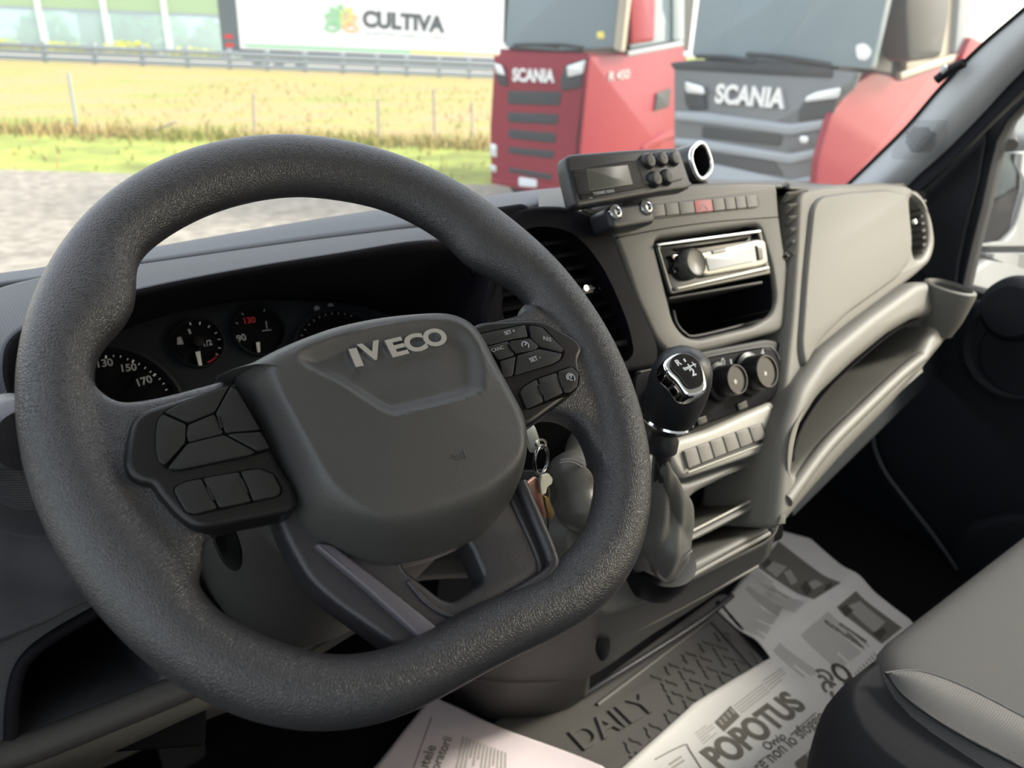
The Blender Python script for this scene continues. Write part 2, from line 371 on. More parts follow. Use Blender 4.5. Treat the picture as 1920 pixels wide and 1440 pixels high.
# trailer
TD = dg+9
TF = Frame(FV*TD, EV, (0, 0, 1))
tb = TF.uv(700, 112)[1]; u0 = TF.uv(447, 60)[0]; u1 = TF.uv(946, 60)[0]
tr = thing('lorry_trailer', 'long white refrigerated trailer with green and orange stripe passing on the motorway', 'trailer', TF.P((u0+u1)/2, .03))
zb2 = TF.uv(447, 92)[1]
fbox('body', TF, u0, u1+2, zb2, zb2+4.2, -2.5, 0, M['trailer'], tr, .05)
fbox('rear_frame', TF, TF.uv(413, 60)[0], u0, zb2-.2, zb2+4.2, -2.5, -.02, M['tdark'], tr, .03)
for zz in (.0, .55): fbox('tail_lamp', TF, TF.uv(420, 60)[0], TF.uv(436, 60)[0], zb2+.1+zz, zb2+.35+zz, -.1, .02, M['red'], tr, .01)
fbox('underbody', TF, u0, u1+2, .35, zb2, -2.2, -.4, M['tdark'], tr, .03)
ux = TF.uv(770, 100)[0]
fbox('stripe', TF, u0+.4, ux, zb2+.15, zb2+.36, 0, .02, M['lgreen'], tr, .0)['label'] = 'green stripe'
fbox('stripe', TF, ux, TF.uv(870, 100)[0], zb2+.15, zb2+.36, 0, .02, M['lyel'], tr, .0)['label'] = 'yellow stripe'
fbox('stripe', TF, TF.uv(870, 100)[0], u1+2, zb2+.15, zb2+.36, 0, .02, M['lor'], tr, .0)['label'] = 'orange stripe'
text('lettering', TF, 'CULTIVA', (680, 49), (834, 60), .02, .01, M['lgrey'], tr, 1.0, bold=.05)
text('lettering', TF, 'QUARTINO AGRICOLTURA', (682, 66), (832, 76), .02, .01, M['lpale'], tr, 1.0)
lc = V3(TF.uv(640, 36)); R_ = (V3(TF.uv(672, 36))-lc).length
for k, (an, cm) in enumerate([(90, 'lgreen'), (55, 'lyel'), (125, 'lgreen'), (25, 'lor'), (155, 'lgreen'), (-15, 'lor'), (195, 'lgreen')]):
    a = math.radians(an); d = V3((math.cos(a), math.sin(a))); n_ = V3((-d.y, d.x)); pts = []
    for t in np.linspace(0, 1, 12)[:-1]: pts.append(lc + V3((0, -R_*.25)) + d*R_*t + n_*R_*.26*math.sin(math.pi*t))
    for t in np.linspace(1, 0, 12)[:-1]: pts.append(lc + V3((0, -R_*.25)) + d*R_*t - n_*R_*.26*math.sin(math.pi*t))
    tube('petal', [TF.P(p.x, p.y, .03) for p in pts], .10, M[cm], tr, 2, True, 2)
for x in (480, 520, 560):
    u = TF.uv(x, 120)[0]; lathe('wheel', TF.P(u, .55, -.3), TF.n, [(.25, 0), (.5, 0), (.52, -.1), (.52, -.35), (.3, -.4)], M['tdark'], tr, 24)
# noise barrier with building and bushes beyond
BD = dg+24; BF = Frame(FV*BD, EV, (0, 0, 1))
nb = thing('noise_barrier', 'pale green motorway noise barrier with white posts and see-through lower panes', 'barrier', BF.P(0, .05))
bu = lambda x, y: BF.uv(x, y)
z_lo = bu(200, 82)[1]; z_mid = bu(200, 22)[1]; ul = bu(-150, 50)[0]; ur = bu(450, 50)[0]
zs0, zs1 = bu(0, 15)[1], bu(400, 42)[1]
for x in (-45, 82, 203, 315, 428):
    u = bu(x, 60)[0]; fbox('post', BF, u-.22, u+.22, 0, z_mid+5, -.1, .3, M['trailer'], nb, .02)
us = [ul]+[bu(x, 60)[0] for x in (-45, 82, 203, 315, 428)]+[bu(540, 60)[0]]
for i in range(len(us)-1):
    fbox('upper_panel', BF, us[i], us[i+1], z_mid, z_mid+5, -.05, .05, M['bgreen'], nb, 0)
    fbox('lower_pane', BF, us[i], us[i+1], z_lo-.4, z_mid, -.03, .03, M['barglass'], nb, 0)
    fbox('rail', BF, us[i], us[i+1], z_mid-.12, z_mid+.12, .02, .1, M['galv'], nb, 0)
def blob(name, c, rx, ry, rz, m, lab, cat, n=500, ls=.3, group=None):
    bm = bmesh.new()
    for i in range(n):
        v = V3((random.gauss(0, 1), random.gauss(0, 1), random.gauss(0, 1))).normalized()*random.uniform(.6, 1)
        if v.z < -.5: v.z *= .3
        p = V3((c[0]+v.x*rx, c[1]+v.y*ry, c[2]+v.z*rz)); a = V3((random.gauss(0, 1), random.gauss(0, 1), random.gauss(0, 1))).normalized()*ls; b = a.orthogonal().normalized()*ls*.7
        bm.faces.new([bm.verts.new(p-a), bm.verts.new(p+b), bm.verts.new(p+a), bm.verts.new(p-b)])
    me = bpy.data.meshes.new(name); bm.to_mesh(me); bm.free(); return tag(finish(name, me, m, None), lab, cat, group)
bl = BF.n
for i_, (x, r, lb) in enumerate(((30, 2.6, 'dark green shrub behind the left end of the noise barrier'), (165, 1.8, 'narrow dark shrub between the white barrier posts'), (262, 2.8, 'dark green shrub behind the middle noise barrier pane'), (370, 3.0, 'large dark green shrub behind the barrier beside the trailer'))):
    u = bu(x, 60)[0]; p = BF.P(u, 1.3, -5-r*.6*(i_%2)); blob('shrub', p, r*.95, r*.7, 2.2, M['bush'], lb, 'shrub', 900, .28, 'shrubs behind the barrier')
u0_ = bu(88, 60)[0]; u1_ = bu(200, 60)[0]
bd = thing('roadside_building', 'low pinkish building seen through the second noise barrier pane', 'building', BF.P(u0_, 0, -8))
fbox('wall', BF, u0_-1, u1_+1, 0, 3.2, -14, -8, M['wall'], bd, .02); fbox('roof', BF, u0_-1.4, u1_+1.4, 3.2, 3.6, -14.3, -7.6, M['galv'], bd, .02)
fbox('window', BF, u0_+1, u0_+2, 1.2, 2.2, -8, -7.95, M['tdark'], bd, 0)
for x, lb in ((20, 'yellow flowering weeds at the left foot of the noise barrier'), (130, 'low yellow weeds below the second barrier pane'), (255, 'tall yellow weeds below the third barrier pane'), (375, 'yellow weeds beside the trailer tail')):
    u = bu(x, 85)[0]; p = BF.P(u, .35, 1.8); blob('weeds', p, 2.2, .9, .55 if x != 255 else .9, M['weed'], lb, 'weeds', 500, .12, 'yellow weeds by the barrier')
# ================================================================== TRUCKS
def truck_frames(corner, az):
    a = math.radians(az); e1 = V3((math.sin(a), math.cos(a), 0)); e2 = V3((math.cos(a), -math.sin(a), 0))
    return Frame(corner, -e1, (0, 0, 1)), Frame(corner, e2, (0, 0, 1))
# ---- red truck
def horiz(x, y, d):
    r = ray(x, y); k = d/math.hypot(r.x, r.y); return CP + r*k
c1 = atZ(1088, 356, -.12); c1.z = GZ
FF, SF = truck_frames(c1, -24)
t1 = thing('red_lorry', 'red lorry cab with black slatted grille parked beside the grass', 'lorry', FF.P(-1, 0))
fl = FF.uv(917, 250)[0]; sr = SF.uv(1282, 250)[0]
zw = FF.uv(1100, 98)[1]; z_lo = FF.uv(1088, 356)[1]
def solid(name, u_f0, s_1, z0, z1, m, par, inset=0, bev=.12):
    c = FF.P((u_f0)/2, 0, 0)
    pts = [FF.P(u_f0+inset, 0), FF.P(-inset, 0), SF.P(s_1, 0)]
    e1 = FF.x; e2 = SF.x
    w = -u_f0-2*inset; d = s_1
    cc = FF.o + FF.x*(u_f0/2) + SF.x*(d/2+inset*.5) + V3((0, 0, (z0+z1)/2))
    return box(name, cc, w, d, z1-z0, m, par, bev, (FF.x, SF.x, V3((0, 0, 1))))
solid('cab_body', fl, sr, z_lo, zw, M['tred'], t1, 0, .1)
solid('cab_upper', fl+.05, sr, zw-.02, zw+2.2, M['tredk'], t1, .08, .1)['label'] = 'dark glazed upper cab'
def pf(name, pts, w0, w1, m, par=t1, bev=.01, r=.03, fr=None, holes=()):
    fr = fr or FF
    return plate(name, fr, fillet(fr.pl(pts, w1), r), [fillet(fr.pl(h, w1), r) for h in holes], w0, w1, bev, m, par, 1)
pf('windscreen', [(946, 88), (962, -120), (1172, -120), (1150, 90), (1050, 95)], -.1, .02, M['tglass'])
pf('pillar_cover', [(1150, 92), (1172, -120), (1190, -120), (1165, 98)], -.1, .05, M['cream'])
pf('front_panel', [(926, 112), (940, 96), (1104, 100), (1092, 180), (1083, 250), (1075, 345), (1020, 352), (920, 338), (918, 240)], -.05, .04, M['tred'], bev=.03)
pf('grille_bar', [(951, 170), (1053, 172), (1049, 198), (952, 195)], .02, .055, M['tredk'])
pf('grille_bar', [(951, 210), (1047, 214), (1044, 234), (952, 229)], .02, .055, M['tredk'])
pf('grille_bar', [(952, 242), (1043, 250), (1040, 269), (953, 259)], .02, .055, M['tredk'])
pf('grille_bar', [(952, 275), (1040, 283), (1036, 298), (952, 287)], .02, .055, M['tredk'])
pf('grille_bar', [(952, 314), (1036, 327), (1032, 339), (952, 322)], .02, .055, M['tredk'])
pf('headlamp', [(927, 118), (944, 125), (951, 162), (937, 160), (930, 145)], .02, .07, M['tredk'])
pf('headlamp', [(1060, 122), (1098, 110), (1088, 165), (1052, 170), (1050, 150)], .02, .07, M['tredk'])
pf('lamp_lens', [(925, 117), (940, 122), (947, 142), (930, 138)], .06, .09, M['tlamp']); pf('lamp_lens', [(1062, 124), (1098, 112), (1093, 138), (1064, 145)], .06, .09, M['tlamp'])
pf('fog_lamp', [(918, 268), (931, 272), (931, 296), (918, 292)], .02, .06, M['tlamp']); pf('fog_lamp', [(918, 308), (930, 311), (930, 324), (918, 320)], .02, .06, M['tlamp'])
pf('number_plate', [(972, 332), (1006, 337), (1006, 352), (972, 349)], .03, .07, M['plate'])
pf('bumper_lip', [(920, 335), (1010, 345), (1078, 350), (1076, 360), (1010, 362), (920, 344)], -.02, .05, M['tred'])
text('lettering', FF, 'SCANIA', (963, 151), (1041, 154), .04, .04, M['tsil'], t1, 1.25, bold=.04)
def wiper(fr, a, b, par, w=.04): tube('wiper', [fr.P(*fr.uv(*a), w), fr.P(*fr.uv((a[0]+b[0])/2, (a[1]+b[1])/2-3), w+.02), fr.P(*fr.uv(*b), w)], .02, M['tredk'], par, 3)
wiper(FF, (965, 85), (1048, 88), t1); wiper(FF, (1010, 84), (1095, 90), t1)
pf('sticker', [(1118, 60), (1132, 58), (1134, 72), (1120, 73)], .02, .03, M['lyel'])
pf('door_panel', [(1106, 105), (1180, 103), (1283, 82), (1282, 335), (1110, 352), (1088, 300)], -.02, .03, M['tred'], fr=SF, bev=.02)
pf('waist_trim', [(1178, 106), (1178, 96), (1282, 76), (1282, 86)], .02, .05, M['tlgrey'], fr=SF)
pf('side_window', [(1182, 92), (1190, -120), (1262, -120), (1262, 76)], -.06, -.01, M['tglass'], fr=SF)
pf('door_mirror', [(1184, 5), (1188, -60), (1232, -60), (1228, 78), (1186, 84)], .15, .4, M['tred'], fr=SF, r=.06, bev=.05)
pf('door_pillar', [(1262, 76), (1262, -120), (1283, -120), (1283, 76)], -.06, .03, M['tglass'], fr=SF)
pf('side_vent', [(1232, 175), (1258, 165), (1255, 200), (1228, 208)], .03, .06, M['tredk'], fr=SF); pf('wheel_arch', [(1200, 345), (1205, 275), (1250, 245), (1282, 243), (1282, 256), (1245, 262), (1222, 300), (1222, 345)], .0, .06, M['tred'], fr=SF, r=.1)
text('badge', SF, 'R 450', (1140, 152), (1178, 146), .03, .02, M['tsil'], t1, .5)
for uu in (fl+.25, -.35): lathe('tyre', FF.o+FF.x*uu+SF.x*.9+V3((0, 0, .42)), FF.x, [(.2, -.15), (.45, -.14), (.48, 0), (.45, .14), (.2, .15)], M['tredk'], t1, 24)
# ---- grey-fronted truck
c2 = horiz(1532, 345, 7.6); z2 = c2.z; c2.z = GZ
FF, SF = truck_frames(c2, -8)
t2 = thing('grey_fronted_lorry', 'lorry with grey front and red cab side filling the right of the windscreen', 'lorry', FF.P(-1, 0))
fl = FF.uv(1275, 250)[0]-.02; zw = FF.uv(1600, 140)[1]; sr = 2.3
box('cab_body', FF.o+FF.x*(fl/2)+SF.x*(sr/2)+V3((0, 0, (zw+.6)/2)), -fl, sr, zw-.6, M['tred'], t2, .1, (FF.x, SF.x, V3((0, 0, 1))))
box('cab_upper', FF.o+FF.x*(fl/2)+SF.x*(sr/2+.04)+V3((0, 0, zw+1.0)), -fl-.16, sr-.1, 2.2, M['tredk'], t2, .1, (FF.x, SF.x, V3((0, 0, 1))))['label'] = 'dark glazed upper cab'
pf = (lambda name, pts, w0, w1, m, par=t2, bev=.01, r=.03, fr=None, holes=(): plate(name, fr or FF, fillet((fr or FF).pl(pts, w1), r), [fillet((fr or FF).pl(h, w1), r) for h in holes], w0, w1, bev, m, par, 1))
pf('windscreen', [(1296, 106), (1330, -160), (1700, -160), (1632, 130), (1480, 118)], -.1, .02, M['tglass'])
pf('front_panel', [(1262, 330), (1262, 118), (1300, 112), (1480, 120), (1612, 135), (1600, 165), (1560, 200), (1540, 270), (1525, 345), (1520, 390), (1262, 380)], -.05, .03, M['tgrey'], bev=.03)
pf('grille_bar', [(1255, 118), (1300, 112), (1470, 116), (1560, 128), (1560, 146), (1440, 140), (1262, 130)], .02, .05, M['tredk'])
for q in ([(1262, 208), (1320, 210), (1480, 232), (1552, 222), (1548, 242), (1480, 254), (1320, 232), (1262, 226)], [(1262, 258), (1320, 262), (1480, 288), (1542, 276), (1538, 294), (1480, 308), (1320, 282), (1262, 274)], [(1262, 312), (1340, 308), (1480, 338), (1530, 328), (1528, 345), (1262, 345)]):
    pf('light_bar', q, .02, .08, M['tlgrey'], bev=.03)
pf('grille_bar', [(1315, 236), (1468, 254), (1462, 275), (1315, 258)], .02, .045, M['tredk']); pf('grille_bar', [(1320, 286), (1450, 302), (1470, 330), (1320, 310)], .02, .045, M['tredk']); pf('grille_bar', [(1478, 258), (1536, 246), (1532, 272), (1478, 284)], .02, .045, M['mgrey'])
pf('headlamp_recess', [(1283, 150), (1318, 165), (1324, 205), (1290, 206), (1283, 190)], .02, .06, M['tredk']); pf('headlamp_recess', [(1508, 188), (1575, 165), (1560, 220), (1495, 230), (1498, 205)], .02, .06, M['tredk'])
pf('lamp_lens', [(1283, 152), (1318, 162), (1320, 178), (1285, 174)], .05, .09, M['tlamp']); pf('lamp_lens', [(1510, 182), (1530, 172), (1576, 163), (1570, 184), (1508, 192)], .05, .09, M['tlamp'])
text('lettering', FF, 'SCANIA', (1345, 191), (1474, 202), .03, .05, M['tsil'], t2, 1.15, bold=.04)
pf('badge', [(1499, 254), (1516, 256), (1514, 270), (1498, 268)], .04, .08, M['tsil'], r=.06)
pf('sticker', [(1603, 84), (1622, 80), (1636, 96), (1626, 114), (1606, 112)], .02, .03, M['trailer'], r=.2)
wiper(FF, (1405, 102), (1560, 122), t2); wiper(FF, (1310, 106), (1420, 116), t2)
pf('door_panel', [(1602, 160), (1640, 134), (1668, 140), (1690, 150), (1870, 86), (1890, 420), (1524, 420), (1535, 300), (1560, 215)], -.02, .06, M['tred'], fr=SF, bev=.04, r=.1)
pf('waist_trim', [(1690, 150), (1690, 138), (1870, 74), (1870, 88)], .03, .09, M['cream'], fr=SF)
pf('side_window', [(1700, 132), (1720, -150), (1790, -150), (1800, 96)], -.05, .02, M['cream'], fr=SF)['label'] = 'side window with a pale reflection painted in cream'  # flat cream stands in for the reflection in this glass
pf('door_pillar', [(1792, 100), (1810, -150), (1850, -150), (1842, 84)], -.05, .08, M['tlgrey'], fr=SF)
pf('pillar_cover', [(1638, 132), (1662, -150), (1684, -150), (1672, 138)], -.05, .04, M['mgrey'], fr=SF)
pf('door_mirror', [(1700, 10), (1715, -100), (1790, -100), (1782, 30), (1768, 110), (1706, 118)], .1, .35, M['tredk'], fr=SF, bev=.06, r=.1)
pf('corner_flap', [(1800, 118), (1822, 70), (1850, 82), (1842, 110)], .05, .15, M['tred'], fr=SF)
for uu in (fl+.4, -.35): lathe('tyre', FF.o+FF.x*uu+SF.x*1.0+V3((0, 0, .42)), FF.x, [(.2, -.15), (.45, -.14), (.48, 0), (.45, .14), (.2, .15)], M['tredk'], t2, 24)
# ================================================================== STEERING WHEEL
TH = .8513
WC = V3((.2078, .3946, CZ-.1994))
WF = Frame(WC, (1, 0, 0), (0, math.sin(TH), math.cos(TH)))
sw = thing('steering_wheel', 'large black grained four-spoke steering wheel with chrome lettered hub in front of the dials', 'steering wheel', WC)
def Ro(T):
    d = (T+math.pi/2+math.pi) % (2*math.pi)-math.pi
    return .1975-.029*math.exp(-(d/.465)**2)-.0064*math.cos(2*T)
inn = [(640, 360), (567, 353), (483, 363), (367, 402), (300, 443), (267, 473), (258, 490), (260, 553), (247, 593), (207, 633), (180, 663), (172, 700),
       (730, 380), (808, 419), (851, 451), (879, 486), (915, 504), (950, 522), (985, 543), (1000, 566), (1117, 824), (1123, 853), (1125, 889), (1119, 936), (1105, 983), (1072, 1026), (1047, 1048),
       (367, 1040), (367, 1080), (385, 1120), (430, 1155), (480, 1182), (540, 1205), (590, 1220), (650, 1226), (700, 1220), (740, 1210)]
ia = sorted([(math.atan2(v, u), math.hypot(u, v)) for u, v in WF.pl(inn, .004)])
AA = np.array([a for a, r in ia]); RR = np.array([r for a, r in ia])
AA3 = np.concatenate([AA-2*math.pi, AA, AA+2*math.pi]); RR3 = np.concatenate([RR]*3)
def Ri(T): return float(np.interp(T, AA3, RR3))
NT = 220; rows = []
Ts = [2*math.pi*i/NT-math.pi for i in range(NT)]
ri = np.array([min(Ri(t), Ro(t)-.036) for t in Ts]); ri = np.array([np.mean([ri[(i+k) % NT] for k in range(-2, 3)]) for i in range(NT)])
for i, T in enumerate(Ts):
    o_, i_ = Ro(T), ri[i]; c, a = (o_+i_)/2, (o_-i_)/2; b = .0185
    rows.append([WF.P(math.cos(T)*(c+a*math.cos(u)), math.sin(T)*(c+a*math.cos(u)), b*math.sin(u)) for u in [2*math.pi*k/28 for k in range(28)]])
rows.append(rows[0])
bm, V = grid_mesh(rows, True); me = bpy.data.meshes.new('r'); bm.to_mesh(me); bm.free(); rim0 = finish('r', me, None, None)
# leather-covered roots of the side spokes
def lump(pts, w0, w1, h): return plate('l', WF, crt(WF.pl(pts, h), 5), [], w0, w1, .008, None, None, 3)
lumps = [lump([(150, 700), (188, 720), (217, 740), (250, 743), (310, 733), (400, 710), (430, 708), (470, 800), (520, 900), (500, 960), (400, 992), (390, 1010), (375, 1080), (330, 1080), (200, 990), (120, 850)], -.014, .010, .01),
         lump([(860, 612), (886, 604), (957, 588), (985, 578), (1000, 560), (1090, 640), (1150, 760), (1140, 870), (1116, 824), (1101, 795), (1072, 775), (1036, 771), (990, 785), (940, 760)], -.014, .010, .01),
         lump([(700, 1225), (760, 1206), (850, 1185), (960, 1140), (1040, 1085), (1075, 1060), (1010, 1150), (860, 1225), (720, 1250)], -.012, .004, .0)]
rim1 = join_into('rim', [rim0]+lumps, M['leather'], None)
md = rim1.modifiers.new('r', 'REMESH'); md.mode = 'VOXEL'; md.voxel_size = .0019; md.use_smooth_shade = True
ms = rim1.modifiers.new('s', 'SMOOTH'); ms.factor = .6; ms.iterations = 14
dg = bpy.context.evaluated_depsgraph_get(); dg.update(); me = bpy.data.meshes.new_from_object(rim1.evaluated_get(dg)); bpy.data.objects.remove(rim1)
rim = finish('rim', me, M['leather'], sw, 180)
# switch pods
def wp(name, pts, w0, w1, m, par, bev=.0015, r=.004, holes=(), k=2): return plate(name, WF, fillet(WF.pl(pts, w1), r, 4), [fillet(WF.pl(h, w1), r, 4) for h in holes], w0, w1, bev, m, par, k)
LP = [(267, 768), (245, 788), (235, 830), (231, 867), (242, 893), (267, 905), (285, 907), (300, 930), (333, 967), (360, 987), (383, 991), (545, 959), (560, 946), (556, 915), (530, 880), (470, 760), (445, 712), (417, 725), (333, 747)]
lpod = wp('switch_pod', LP, -.004, .016, M['satin'], sw, .004, .01, k=3); lpod['label'] = 'left switch pod with blank buttons'
def z3(p): return [(x/2.4, 480+y/2.4) for x, y in p]
def z4(p): return [(400+x/2.6667, 560+y/2.6667) for x, y in p]
def shrink(p, k=.965):

    cx = sum(a for a, b in p)/len(p); cy = sum(b for a, b in p)/len(p); return [(cx+(a-cx)*k, cy+(b-cy)*k) for a, b in p]
wp('button_recess', z3([(695, 790), (705, 735), (740, 695), (830, 650), (1040, 575), (1075, 600), (1180, 790), (1225, 865), (1180, 888), (810, 968), (755, 962), (715, 930), (698, 870)]), .014, .0166, M['gap'], lpod, .0005)
for q in ([(742, 700), (830, 655), (1033, 583), (965, 702), (845, 748)], [(702, 790), (712, 735), (733, 712), (836, 757), (833, 835), (742, 940), (715, 920), (703, 870)], [(848, 760), (965, 712), (1003, 792), (998, 800), (850, 836), (840, 800)],
          [(1040, 585), (1070, 604), (1172, 780), (1017, 795), (972, 708)], [(755, 955), (845, 845), (1008, 805), (1150, 880), (1130, 893), (805, 960)], [(1022, 802), (1172, 790), (1215, 862), (1160, 876)]):
    wp('button', shrink(z3(q), .995), .015, .0185, M['button'], lpod, .0004, .0012)
wp('indicator_slot', z3([(978, 722), (990, 718), (1003, 770), (994, 776)]), .018, .0195, M['satin'], lpod, .0004, .001)
wp('button_recess', z3([(775, 1055), (790, 1030), (840, 1008), (1165, 950), (1235, 975), (1275, 1050), (1262, 1082), (880, 1168), (832, 1158)]), .014, .0166, M['gap'], lpod, .0005)
for q in ([(783, 1052), (800, 1032), (845, 1014), (905, 1003), (978, 1133), (880, 1160), (838, 1150)], [(915, 1000), (1075, 972), (1130, 1103), (990, 1132)], [(1085, 970), (1163, 957), (1228, 980), (1266, 1050), (1255, 1076), (1142, 1102)]):
    wp('button', shrink(z3(q), .995), .015, .0185, M['button'], lpod, .0004, .0012)
for q in ([(928, 1036), (940, 1034), (968, 1095), (957, 1100)], [(1082, 1003), (1094, 1001), (1120, 1062), (1110, 1068)]):
    wp('indicator_slot', z3(q), .0175, .0192, M['satin'], lpod, .0004, .001)
RP = z4([(1180, 330), (1260, 150), (1350, 108), (1600, 95), (1665, 105), (1830, 205), (1855, 255), (1830, 300), (1848, 400), (1820, 460), (1600, 622), (1560, 640), (1400, 560)])
rpod = wp('switch_pod', RP, -.004, .016, M['satin'], sw, .004, .01, k=3); rpod['label'] = 'right switch pod with speed control buttons'
wp('button_recess', z4([(1230, 190), (1330, 170), (1560, 122), (1650, 135), (1765, 262), (1745, 308), (1690, 335), (1440, 400), (1380, 300)]), .014, .0166, M['gap'], rpod, .0005)
for q in ([(1250, 195), (1340, 176), (1560, 130), (1573, 190), (1495, 202), (1375, 232)], [(1370, 240), (1472, 212), (1505, 282), (1430, 306)], [(1482, 212), (1585, 199), (1628, 238), (1608, 256), (1512, 274)],
          [(1581, 134), (1642, 142), (1752, 252), (1740, 268), (1636, 240), (1590, 193)], [(1522, 284), (1628, 252), (1743, 274), (1733, 303), (1695, 326), (1508, 382)], [(1435, 312), (1512, 288), (1498, 384), (1450, 395)]):
    wp('button', shrink(z4(q), .995), .015, .0185, M['button'], rpod, .0004, .0012)
wp('indicator_slot', z4([(1474, 222), (1483, 220), (1508, 258), (1500, 262)]), .018, .0195, M['satin'], rpod, .0004, .001)
wp('button_recess', z4([(1528, 470), (1545, 440), (1600, 402), (1795, 332), (1835, 370), (1828, 445), (1785, 478), (1565, 560)]), .014, .0166, M['gap'], rpod, .0005)
for q in ([(1534, 470), (1550, 443), (1603, 410), (1618, 404), (1650, 516), (1568, 550)], [(1628, 400), (1715, 370), (1748, 472), (1658, 512)], [(1725, 366), (1793, 340), (1828, 372), (1820, 440), (1782, 470), (1756, 470)]):
    wp('button', shrink(z4(q), .995), .015, .0185, M['button'], rpod, .0004, .0012)
for q in ([(1624, 428), (1634, 425), (1650, 480), (1641, 483)], [(1724, 385), (1734, 382), (1752, 440), (1743, 443)]): wp('indicator_slot', z4(q), .0175, .0192, M['satin'], rpod, .0004, .001)
def wt(s, a, b, par, m='grey', w=.0186, sy=1, bold=0): return text('print', WF, s, z4([a])[0], z4([b])[0], w, .0001, M[m], par, sy, bold=bold)
wt('SET +', (1460, 182), (1512, 167), rpod, 'grey', bold=.02); wt('SET -', (1588, 318), (1640, 300), rpod, 'grey', bold=.02); wt('CANC', (1395, 268), (1455, 250), rpod, 'grey'); wt('RES', (1650, 205), (1690, 215), rpod, 'grey')
def arc_icon(fr, cx, cy, r, par, m, a0=-60, a1=210, w=.0187, th=.0004):
    c = V3(fr.uv(cx, cy, w)); pts = [fr.P(c.x+r*math.cos(math.radians(a)), c.y+r*math.sin(math.radians(a)), w) for a in range(a0, a1, 15)]
    tube('print', pts, th, M[m], par, 1, False, 1); tube('print', [fr.P(c.x-r*.1, c.y-r*.1, w), fr.P(c.x+r*.55, c.y+r*.6, w)], th*1.3, M[m], par, 1, False, 1)
a, b = z4([(1560, 232)])[0]; arc_icon(WF, a, b, .0026, rpod, 'grey')
a, b = z4([(1787, 395)])[0]; arc_icon(WF, a, b, .0032, rpod, 'grey'); arc_icon(WF, a, b, .0020, rpod, 'grey', 60, 300)
# lower spoke trim (two legs and a closed foot)
HOLE = [(742, 1052), (875, 1002), (908, 1078), (904, 1092), (850, 1127), (828, 1120)]
trim = wp('lower_spoke', [(505, 930), (535, 1010), (579, 1088), (629, 1132), (682, 1169), (741, 1211), (770, 1214), (800, 1205), (850, 1190), (930, 1152), (1000, 1110), (1040, 1085), (1049, 1060), (1030, 1010), (985, 915), (940, 860), (700, 880)], -.022, .001, M['trim'], sw, .004, .01, [HOLE], 3)
wp('facet', [(586, 1018), (622, 1018), (735, 1105), (838, 1188), (793, 1200), (690, 1106)], -.006, .0055, M['facet'], sw, .002, .004).name = 'spoke_facet'
tube('spoke_lip', [WF.P(*WF.uv(x, y, .003), .003) for x, y in [(975, 905), (1005, 975), (1032, 1040), (1034, 1066), (1010, 1090), (930, 1136), (850, 1172)]], .0045, M['trim'], sw, 6)
tube('spoke_lip', [WF.P(*WF.uv(x, y, .001), .001) for x, y in [(765, 1090), (800, 1130), (842, 1155), (885, 1152), (960, 1115), (1000, 1090), (1012, 1066), (1000, 1025), (960, 940)]], .0016, M['trim'], sw, 6)
# airbag cover
OUT = [(410, 690), (450, 682), (500, 657), (560, 630), (620, 608), (700, 592), (780, 584), (830, 583), (868, 590), (895, 606), (920, 640), (950, 700), (975, 750), (993, 790), (997, 830), (988, 885), (965, 935), (925, 985), (880, 1012), (810, 1038), (745, 1048), (690, 1040), (630, 1015), (585, 985), (560, 945), (535, 880), (490, 780), (452, 700), (440, 694)]
PLT = [(520, 690), (560, 655), (640, 625), (740, 604), (830, 600), (868, 612), (900, 660), (960, 760), (978, 815), (965, 860), (900, 905), (800, 940), (750, 952), (700, 948), (640, 905), (600, 850), (555, 770)]
EMB = [(560, 668), (620, 632), (740, 606), (850, 600), (900, 640), (908, 700), (893, 738), (760, 776), (735, 778), (710, 768), (640, 722)]
def w_at(poly, w): return [V3((*WF.uv(x, y, w), 0)) for x, y in poly]
Oo = cr(w_at(OUT, .012), 5, True); Pp = cr(w_at(PLT, .036), 4, True); Ee = cr(w_at(EMB, .036), 5, True)
ZL0 = .014
def polydist(p, P_):
    x, y = p; A = np.array([(q[0], q[1]) for q in P_]); B = np.roll(A, -1, 0); d = B-A; t = np.clip((((x, y)-A)*d).sum(1)/((d*d).sum(1)+1e-12), 0, 1); c = A+d*t[:, None]
    dist = np.sqrt(((c-(x, y))**2).sum(1)).min(); ins = False
    c1_ = (A[:, 1] > y) != (B[:, 1] > y)
    xi = A[:, 0]+(y-A[:, 1])/(np.where(abs(d[:, 1]) < 1e-12, 1e-12, d[:, 1]))*d[:, 0]
    ins = (np.sum(c1_ & (x < xi)) % 2) == 1
    return dist if ins else -dist
def sst(a, b, x): t = min(1, max(0, (x-a)/(b-a))); return t*t*(3-2*t)
cen = V3((sum(p.x for p in Pp)/len(Pp), sum(p.y for p in Pp)/len(Pp), 0))
NR = 64; rows = []
def pad_h(x, y, e):
    dO = max(0, e); dP = polydist((x, y), Pp)
    if dP >= 0: h = .034 + .0025*min(1, dP/.04)
    else:
        t = dO/(dO-dP+1e-9); h = .003 + .031*math.sin(t*math.pi/2)**.95
    dE = polydist((x, y), Ee); h -= .0058*sst(-.001, .0100, dE)
    if dE < 0 and dP > 0: h += .0006*math.exp(dE/.004)
    return h
for k in range(NR+1):
    s = (k/NR)**.85; row = []
    for p in Oo:
        q = cen.lerp(p, s); row.append(WF.P(q.x, q.y, pad_h(q.x, q.y, (1-s)*(p-cen).length)))
    rows.append(row)
rows.append([WF.P(p.x*.995, p.y*.995, -.012) for p in Oo])
bm, V = grid_mesh(rows, True); bmesh.ops.recalc_face_normals(bm, faces=bm.faces); me = bpy.data.meshes.new('p'); bm.to_mesh(me); bm.free()
pad = finish('airbag_cover', me, M['pad'], sw, 50)
import bisect
